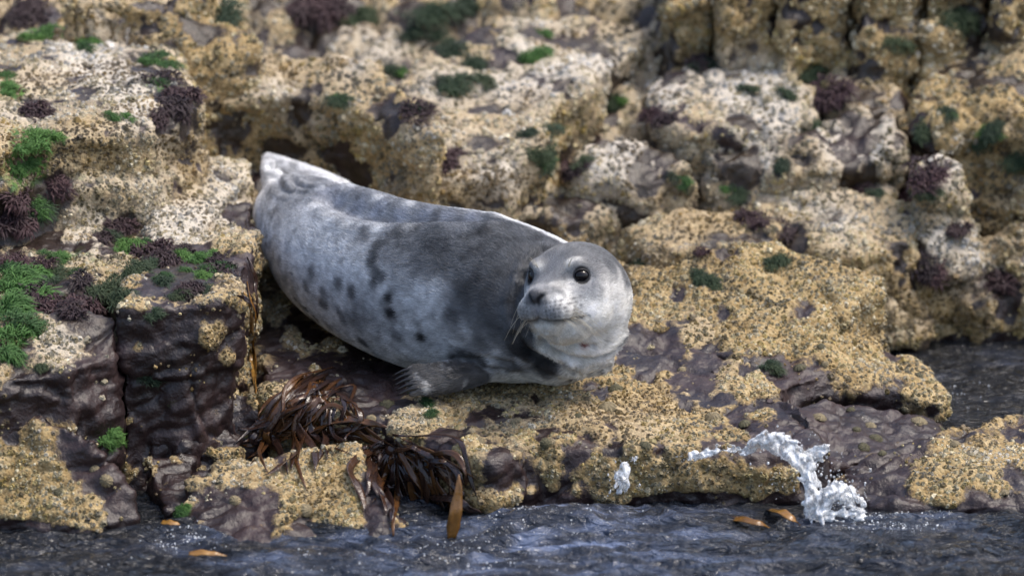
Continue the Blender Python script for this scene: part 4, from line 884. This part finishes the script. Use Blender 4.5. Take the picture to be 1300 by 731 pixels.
splash('water_splash', 'white wave breaking over the right corner of the slab and falling in drops', [
    ([PY(945, 575, Yf + .03), PY(970, 560, Yf), PY(988, 558, Yf), PY(1003, 572, Yf - .01), PY(1022, 582, Yf - .02), PY(1046, 574, Yf - .02)], [.006, .011, .012, .011, .011, .006], 150, .007),
    ([PY(985, 562, Yf), PY(1010, 580, Yf - .02), PY(1024, 600, Yf - .03), PY(1032, 625, Yf - .04), PY(1040, 650, Yf - .05)], [.010, .011, .010, .010, .009], 150, .008),
    ([PY(1035, 648, Yf - .05), PY(1050, 632, Yf - .05), PY(1068, 625, Yf - .04), PY(1090, 645, Yf - .04)], [.009, .010, .008, .007], 150, .011),
    ([PY(1040, 655, Yf - .06), PY(1070, 652, Yf - .06), PY(1100, 652, Yf - .05)], [.008, .008, .006], 90, .008),
    ([PY(1050, 640, Yf - .05), PY(1062, 615, Yf - .05), PY(1080, 607, Yf - .04)], [.006, .004, .003], 40, .006),
    ([PY(860, 584, Yf + .02), PY(890, 575, Yf + .02), PY(920, 572, Yf + .02), PY(948, 572, Yf + .02)], [.004, .007, .005, .007], 60, .005)], 0.0026,
    [(PY(1070, 625, Yf - .05), (.03, .02, .03), 110), (PY(1015, 570, Yf - .02), (.035, .02, .02), 60), (PY(1050, 600, Yf - .03), (.03, .02, .03), 60), (PY(1000, 610, Yf - .03), (.03, .02, .02), 30)], 5, PY(1030, 650, Yf - .04))
splash('water_trickle', 'thin trickle of white water running down the front face of the slab', [
    ([PY(800, 585, Yf - .01), PY(793, 598, Yf - .02), PY(790, 612, Yf - .03), PY(786, 622, Yf - .03)], [.004, .007, .008, .005], 60, .008)], .003, [(PY(795, 605, Yf - .02), (.02, .01, .02), 25)], 9, PY(788, 622, Yf - .03))

lap_time('water')
# ------------------------------------------------------------------ kelp, algae tufts, limpets
def seat(px, py): return hit(px, py)
def ribbon(P, N, wid, thick=.0012, wave=.004, seed=0, fold=.25):
    """a leathery frond with thickness, ruffled edges and a midrib fold"""
    n_ = len(P); t = np.gradient(P, axis=0); t /= np.maximum(np.linalg.norm(t, axis=1), 1e-9)[:, None]
    s = np.cross(t, N); s /= np.maximum(np.linalg.norm(s, axis=1), 1e-9)[:, None]; nn = np.cross(s, t)
    rs = np.random.default_rng(seed); ph = rs.random(2) * 6; k = np.arange(n_); V_ = []
    for side, sg in ((1, 1), (-1, -1)):
        for q in (-1, -.4, .4, 1):
            wv = wave * np.sin(k * 1.15 + ph[0 if q > 0 else 1]) * abs(q) ** 2 + fold * wid * abs(q)
            V_.append(P + s * (q * wid)[:, None] + nn * (wv + side * thick * (1 - .6 * abs(q)))[:, None])
    V_ = np.stack(V_, 1).reshape(-1, 3); F_ = []
    i = (np.arange(n_ - 1) * 8)[:, None]
    cyc = [0, 1, 2, 3, 7, 6, 5, 4]
    for a, b_ in zip(cyc, cyc[1:] + cyc[:1]): F_.append(np.concatenate([i + a, i + b_, i + 8 + b_, i + 8 + a], 1))
    e = (n_ - 1) * 8; F_.append(np.array([[0, 4, 5, 1], [1, 5, 6, 2], [2, 6, 7, 3], [e + 1, e + 5, e + 4, e], [e + 2, e + 6, e + 5, e + 1], [e + 3, e + 7, e + 6, e + 2]]))
    return V_, [np.concatenate(F_)]
def frond(parent, loc, pix, wid, lift, mat, seed, n_=18, name='frond', twist=.6):
    rs = np.random.default_rng(seed); P_ = []
    pc = catmull(np.array([(a, b_, 0) for a, b_ in pix]), n_); nl = []
    for k in range(n_):
        h, hn, ho = hit(pc[k, 0], pc[k, 1]); P_.append(h); nl.append(hn)
    P_ = np.array(P_); nl = np.array(nl); t = np.linspace(0, 1, n_)
    for _ in range(4): P_[1:-1] = .25 * P_[:-2] + .5 * P_[1:-1] + .25 * P_[2:]; nl[1:-1] = .25 * nl[:-2] + .5 * nl[1:-1] + .25 * nl[2:]
    nl = nl + np.array([0, -.5, .6]); nl /= np.linalg.norm(nl, axis=1)[:, None]
    P_ = P_ + nl * (lift * np.sin(np.pi * np.clip(t * .9 + .05, 0, 1)) + .003 + .005 * rs.random())[:, None]
    tang = np.gradient(P_, axis=0); tang /= np.maximum(np.linalg.norm(tang, axis=1), 1e-9)[:, None]
    ang = twist * np.sin(t * (3 + 3 * rs.random()) + rs.random() * 6); sd_ = np.cross(tang, nl); nl = nl * np.cos(ang)[:, None] + sd_ * np.sin(ang)[:, None]
    w_ = wid * np.interp(t, [0, .12, .55, .85, 1], [.28, .7, 1, .75, .10])
    V_, F_ = ribbon(P_, nl, w_, wave=.30 * wid, seed=seed)
    me = mesh_np(name, V_ - loc, F_); me.materials.append(mat); return link(bpy.data.objects.new(name, me), parent)
def kelp(label, root, specs, seed):
    h, hn, ho = hit(*root); o = bpy.data.objects.new('kelp_clump', None); link(o); o.location = h; o.empty_display_size = .05; tag(o, label, 'kelp', 'kelp on the slab below the seal')
    rs = np.random.default_rng(seed)
    for (x0, y0, x1, y1, bx, by, cnt, jit, wd) in specs:
        for k in range(cnt):
            s = rs.normal(size=2) * jit * 1.3; e = rs.normal(size=2) * jit * 2.0; m = rs.normal(size=2) * jit * 1.7
            a = np.array([x0, y0]) + s * .7; c = np.array([x1, y1]) + e; mid = (a + c) / 2 + np.array([bx, by]) + m
            frond(o, h, [a, a * .5 + mid * .5 + rs.normal(size=2) * 4, mid, mid * .5 + c * .5 + rs.normal(size=2) * 5, c], wd * (.40 + .55 * rs.random()), .003 + .024 * rs.random() ** 2, M['kelp'], int(rs.integers(1e6)))
    Vh, Fh = ellipsoid(np.zeros(3), np.array([[.02, 0, 0], [0, .02, 0], [0, 0, .015]]), 12, 8); Vh = Vh * (1 + .25 * pn(Vh * 160))[:, None]; me = mesh_np('holdfast', Vh, Fh); me.materials.append(M['kelp']); link(bpy.data.objects.new('holdfast', me), o)
kelp('tangled dark kelp clump beside the red squarish stone, below the flank of the seal', (400, 495), [
    (405,490,312,552,-6,12,9,9,.010),(410,500,330,575,0,0,8,9,.011),(400,485,345,540,10,-8,6,8,.008),(425,490,375,545,-8,6,7,9,.010),(420,505,440,545,10,2,7,8,.010),(400,490,385,590,-16,0,7,9,.012),(395,555,480,555,0,-7,6,7,.010),(330,550,430,560,0,-8,7,7,.008),(345,540,340,580,0,0,6,8,.011)], 3)
kelp('drooping kelp clump hanging down to the water over the end of the tilted slab', (500, 570), [
    (500,568,478,640,-6,-4,8,8,.010),(505,570,520,660,-8,0,9,9,.011),(510,570,560,620,10,-12,8,8,.011),(515,570,595,640,12,-14,7,7,.010),(520,575,545,680,0,-6,8,8,.012),(490,575,468,620,-4,-6,5,6,.008),(530,600,585,668,8,-6,6,8,.011)], 4)
def lone_blade(name, label, pix, wid, lift, mat, ys_=None, zs=None):
    o0 = PZ(*pix[0], .0) if zs is None else PZ(*pix[0], zs[0]); n_ = 16
    if ys_ is not None: P_ = catmull(np.array([PY(a, b_, y) for (a, b_), y in zip(pix, ys_)]), n_); o0 = P_[0]
    else: P_ = catmull(np.array([PZ(a, b_, q) for (a, b_), q in zip(pix, zs)]), n_)
    nl = np.tile(np.array([.25, -.8, .5]), (n_, 1)) if ys_ is not None else np.tile(np.array([.05, -.5, .86]), (n_, 1))
    w_ = wid * np.interp(np.linspace(0, 1, n_), [0, .2, .5, .8, 1], [.5, 1, .85, .5, .08]); V_, F_ = ribbon(P_, nl, w_, wave=.15 * wid, seed=3, fold=.3)
    me = mesh_np(name, V_ - o0, F_); me.materials.append(mat); o = link(bpy.data.objects.new(name, me)); o.location = o0; tag(o, label, 'kelp')
lone_blade('drifting_kelp', 'single golden kelp blade standing upright out of the water', [(572,685),(577,655),(581,628),(583,602)], .014, 0, M['kelp_gold'], ys_=[-.80,-.80,-.79,-.78])
lone_blade('drifting_kelp', 'long golden kelp blade floating below the splash', [(918,657),(940,660),(962,664),(982,672)], .010, 0, M['kelp_gold'], zs=[-.006,.010,.012,-.008])
lone_blade('drifting_kelp', 'short golden kelp blade floating just behind the long one', [(975,648),(990,650),(1005,658),(1018,668)], .011, 0, M['kelp_gold'], zs=[-.004,.020,.016,-.008])
lone_blade('drifting_kelp', 'brown kelp blade floating in front of the tilted slab', [(205,663),(218,664),(232,667)], .008, 0, M['kelp_gold'], zs=[.012,.016,.010])
lone_blade('drifting_kelp', 'brown kelp scrap drifting beside the foam at the foot of the tilted slab', [(240,703),(262,702),(288,705)], .008, 0, M['kelp_gold'], zs=[.01,.014,.008])
# strap of kelp hanging down the corner of the tall block
o = bpy.data.objects.new('kelp_strap', None); hk = hit(312, 372)[0]; link(o); o.location = hk; tag(o, 'thin golden kelp straps hanging down the corner of the dark faced block', 'kelp')
for k, pix in enumerate([[(308,372),(314,400),(318,440),(326,480),(330,515)], [(312,360),(318,400),(322,430),(328,470),(327,500)], [(300,378),(308,384),(315,392),(318,405)], [(314,330),(318,360),(320,390),(322,410)]]):
    frond(o, hk, pix, .0055, .012, M['kelp_gold'] if k < 2 else M['kelp'], 70 + k, twist=.9)

# tufts: many thin blades in one clump; a few shapes shared by all
def tuft_mesh(name, blades, ln, spread, dome, wid, seed, mat, comb):
    """a matted tuft: thin blades combed one way over a low lumpy dome"""
    rs = np.random.default_rng(seed); pr = []; tw = rs.random() * 6.28
    lob = [(rs.normal(size=2) * spread * .45, spread * (.35 + .35 * rs.random())) for _ in range(5)]
    for k in range(blades):
        c, r = lob[rs.integers(5)]; a = rs.random() * 2 * np.pi; q = math.sqrt(rs.random()); xy = c + r * q * np.array([math.cos(a), math.sin(a)]); zb = dome * r / spread * (1 - q * q) * 1.8
        d = np.array([math.cos(a) * .8, math.sin(a) * .8, .25]) * (1 - comb) + np.array([1.0, 0, .05]) * comb + rs.normal(size=3) * .35; d /= np.linalg.norm(d)
        L = ln * (.4 + .8 * rs.random()); t = np.linspace(0, 1, 5)[:, None]; P_ = np.array([xy[0], xy[1], zb]) + d * t * L; P_ = P_ + np.array([0, 0, -1]) * t ** 2 * (zb * .9 + .3 * L) + np.array([0, 0, 1]) * .22 * L * np.sin(t * np.pi); P_[:, 2] = np.maximum(P_[:, 2], -.003)
        P_ = P_ + rs.normal(size=(1, 3)) * .001 + np.sin(t * (4 + 5 * rs.random()) + rs.random() * 6) * rs.normal(size=(1, 3)) * .05 * L
        sv = np.cross(d, [rs.normal() * .5, rs.normal() * .5, 1]); sv /= np.linalg.norm(sv); w_ = (wid * (.6 + .8 * rs.random()) * np.array([.7, 1, .9, .6, .1]))[:, None]
        i = np.arange(4)[:, None]; pr.append((np.concatenate([P_ + sv * w_, P_ - sv * w_]), [np.concatenate([i, i + 1, i + 6, i + 5], 1)]))
    V_, F_ = joinVF(pr); me = mesh_np(name, V_, F_); me.materials.append(mat); return me
TM = {k: [tuft_mesh('algae_tuft', nb, .024, .030, .016, wd, 20 + q + 10 * len(k), M[k], cb) for q in range(4)] for k, wd, nb, cb in (('green', .0008, 520, .55), ('olive', .0008, 520, .55), ('red', .0018, 330, .25))}
def tufts(kind, cat, label, group, spots, flat=1.0):
    for px, py, rp in spots:
        h, hn, ho = hit(px, py); me = random.choice(TM[kind]); o = link(bpy.data.objects.new('algae_tuft', me)); s = rp / 600 / .034 * 1.05
        nv = Vector(hn) * .6 + Vector((0, -.1, .6)); o.rotation_mode = 'QUATERNION'; q = nv.to_track_quat('Z', 'Y')
        rz = math.atan2(-1, 0) + random.uniform(-.8, .8); back = 1.1 if h[1] > .45 else 1.0; s *= back * (1.15 if kind != 'green' else 1)
        from mathutils import Quaternion
        o.rotation_quaternion = q @ Quaternion((0, 0, 1), random.random() * 6.28 if kind == 'red' else rz + 1.57); o.location = h - hn * .002; o.scale = (s * 1.15, s, s * .85 * flat); lb = WORD[kind][0 if rp > 14 else 1] + ' on ' + ROCKS[ho].short; tag(o, lb, cat, {'green': 'bright green', 'olive': 'dark green', 'red': 'dark red'}[kind] + ' tufts on ' + ROCKS[ho].short)
WORD = {'green': ('bushy bright green algae tuft', 'small bright green algae tuft'), 'olive': ('bushy dark green algae tuft', 'small dark green algae tuft'), 'red': ('bushy dark red seaweed tuft', 'small dark red seaweed tuft')}
tufts('green', 'algae', 'bright green algae tuft on the low front block', 'green tufts on the low front block', [(12,360,26),(30,375,26),(8,395,26),(40,350,22),(15,430,26),(30,412,22),(5,450,22),(5,345,22)])
tufts('green', 'algae', 'green algae tuft on the top of the dark faced block', 'green tufts on the dark faced block', [(250,330,16),(265,345,15),(255,352,12),(230,325,14),(283,338,11),(238,345,10),(270,325,10),(205,352,12)])
tufts('green', 'algae', 'green algae tuft on the shelf behind the dark faced block', 'green tufts on the shelf', [(168,312,18),(155,318,14),(180,308,12),(75,330,14),(60,325,12),(95,345,10)])
tufts('green', 'algae', 'vivid green algae tuft on the big upper left block', 'green tufts on the big upper left block', [(200,75,16),(212,85,14),(190,80,12),(200,105,11),(45,180,20),(60,175,16),(30,188,16),(112,55,14),(105,62,12),(58,45,18),(40,50,14),(140,148,10),(160,150,9)])
tufts('green', 'algae', 'green algae tuft hanging on the ledge at the foot of the upper left block', 'green tufts on the lower left ledge', [(35,208,14),(20,215,12),(8,115,16),(45,262,16),(5,100,12)])
tufts('olive', 'algae', 'dark green algae tuft on the weedy rocks left of the seal', 'dark green tufts left of the seal', [(135,370,18),(150,380,16),(120,375,14),(175,345,15),(160,348,14),(190,340,12),(45,268,16),(35,262,14),(130,300,15),(205,360,12),(68,352,14),(195,400,10),(60,360,12),(262,370,12),(225,375,11),(185,480,12),(50,465,10)])
tufts('red', 'seaweed', 'dark red seaweed tuft on the weedy rocks left of the seal', 'dark red tufts left of the seal', [(195,320,16),(210,328,16),(225,335,14),(180,325,14),(275,345,13),(240,365,12),(55,375,18),(45,385,16),(62,390,16),(100,385,16),(115,395,16),(90,395,14),(105,360,14),(20,335,16),(50,338,14),(155,292,16),(145,285,14),(125,305,13),(10,275,18),(25,285,18),(20,255,16),(70,240,14),(245,375,10),(270,330,10),(235,318,10)])
tufts('red', 'seaweed', 'dark red seaweed tuft on the corner of the big upper left block', 'dark red tufts on the upper left block', [(215,105,16),(225,120,18),(215,135,18),(240,125,13),(205,150,13),(230,140,13),(45,145,16),(38,138,13)])
tufts('olive', 'algae', 'dark green tuft growing on the pale back rocks behind the seal', 'dark tufts on the back rocks', [(575,112,20),(560,108,14),(610,105,14),(570,65,16),(555,50,14),(520,45,14),(600,80,14),(500,92,12),(525,140,12),(690,200,16),(680,195,11),(780,130,14),(285,22,18),(590,10,20),(545,20,22),(455,25,18),(700,168,12),(668,170,11),(935,250,11),(860,232,11),(1030,95,16),(1045,130,18),(1040,125,14),(890,85,14),(945,115,11),(995,120,11),(1030,165,12),(1250,175,16),(1290,205,14),(1170,165,12),(1175,245,13),(1215,25,18),(1200,145,12),(990,208,11),(930,240,10),(1260,165,13),(430,128,13),(1140,60,14),(1110,245,10),(740,210,13)])
tufts('green', 'algae', 'small light green tuft on the pale back rocks behind the seal', 'light green tufts on the back rocks', [(680,70,15),(665,75,11),(695,68,11),(505,92,10),(692,205,12),(865,228,10),(1250,168,11),(690,42,10),(630,350,1),(925,242,9),(1205,145,9),(430,127,10),(785,128,9),(568,118,10),(868,235,9),(1262,172,9)])
tufts('red', 'seaweed', 'dark red seaweed tuft among the rocks behind the seal', 'dark red tufts behind the seal', [(530,140,14),(400,8,22),(385,15,18),(420,12,16),(720,212,14),(730,218,13),(1060,122,18),(1050,130,14),(1185,215,16),(1178,228,16),(1268,352,18),(1275,358,14),(960,282,14),(1185,350,13),(1175,340,12),(1212,290,13),(1000,298,12),(885,80,13),(570,205,14),(560,210,12),(890,320,8),(1095,245,11),(835,148,13),(845,152,12),(1150,245,12),(45,15,18),(30,25,16)])
tufts('olive', 'algae', 'dark green algae tuft on the sloping yellow slab', 'dark green tufts on the sloping slab', [(984,333,13),(975,336,10),(990,330,10),(810,337,12),(895,355,12),(882,352,11),(908,362,10),(975,465,12),(982,470,10)])
tufts('green', 'algae', 'green algae tuft low on the rocks at the water edge', 'green tufts at the water edge', [(138,555,15),(145,565,13),(228,650,11),(232,645,9),(540,510,10),(530,500,9),(545,525,9)])

# limpets: ribbed cones
def limpet_mesh(seed, olive):
    rs = np.random.default_rng(seed); s = 22; th = np.arange(s) / s * 2 * np.pi; V_ = []; rr = [1, .93, .74, .48, .2]; zz = [-.08, .08, .28, .46, .55]
    for k in range(5):
        q = rr[k] * (1 + .07 * np.cos(th * 11) * (k < 4) + .03 * rs.normal(size=s)); V_.append(np.stack([q * np.cos(th), q * np.sin(th) * .88, np.full(s, zz[k]) + .02 * rs.normal(size=s)], 1))
    V_ = np.concatenate(V_ + [np.array([[.04, 0, .58]])]); i = (np.arange(4) * s)[:, None]; j = np.arange(s)[None]; j2 = (j + 1) % s
    F_ = [np.stack([i + j, i + j2, i + s + j2, i + s + j], -1).reshape(-1, 4), np.stack([4 * s + j[0], 4 * s + j2[0], np.full(s, 5 * s)], -1)]
    me = mesh_np('limpet', V_, F_, False); c = np.array([.26, .21, .12]) if not olive else np.array([.10, .09, .045])
    attr(me, 'col', np.clip(c * (.6 + .6 * rs.random((len(V_), 1))) * np.array([1, 1, 1]), .01, .8), 'FLOAT_COLOR'); me.materials.append(M['limpet']); return me
M['limpet'] = attr_material('limpet_shell', .55, .4, 220, bump=(160, .5, .004))
LM = [limpet_mesh(k, k % 2) for k in range(6)]
def limpets(label, group, spots):
    for k, (px, py, rp) in enumerate(spots):
        h, hn, ho = hit(px, py); lb = ('large' if rp > 9 else 'small') + ' ribbed limpet on ' + ROCKS[ho].short; label, group = lb, lb + ' group'; o = link(bpy.data.objects.new('limpet', LM[(k * 5 + px) % 6])); s = rp / 600; o.rotation_mode = 'QUATERNION'
        from mathutils import Quaternion
        o.rotation_quaternion = Vector(hn).to_track_quat('Z', 'Y') @ Quaternion((0, 0, 1), random.random() * 6.28); o.location = h; o.scale = (s, s, s); tag(o, label, 'limpet', group)
limpets('ribbed limpet on the wet purple slab below the low lip', 'limpets on the wet purple slab', [(1040,530,10),(1105,541,9),(1113,557,10),(1167,535,11),(1097,568,9),(1088,545,6),(1150,520,6),(1080,520,6),(1195,545,6),(1120,575,6)])
limpets('ribbed limpet on the low slab with the rounded lip', 'limpets on the lipped slab', [(1015,467,9),(1047,463,6),(1043,440,7),(1168,478,7)])
limpets('ribbed limpet on the broad slab in front of the seal', 'limpets on the seal slab', [(770,518,13),(905,530,11),(945,538,9),(780,495,11),(693,563,8),(492,516,12),(700,560,6),(865,470,7),(735,528,7),(820,565,8),(470,533,9),(655,535,8),(610,560,7)])
limpets('ribbed limpet on the boulder or tilted slab at the water edge', 'limpets at the water edge', [(390,648,9),(299,636,8),(75,625,8),(135,610,9),(120,595,7),(1250,610,8),(1212,563,7),(1275,625,7)])


lap_time('weed')
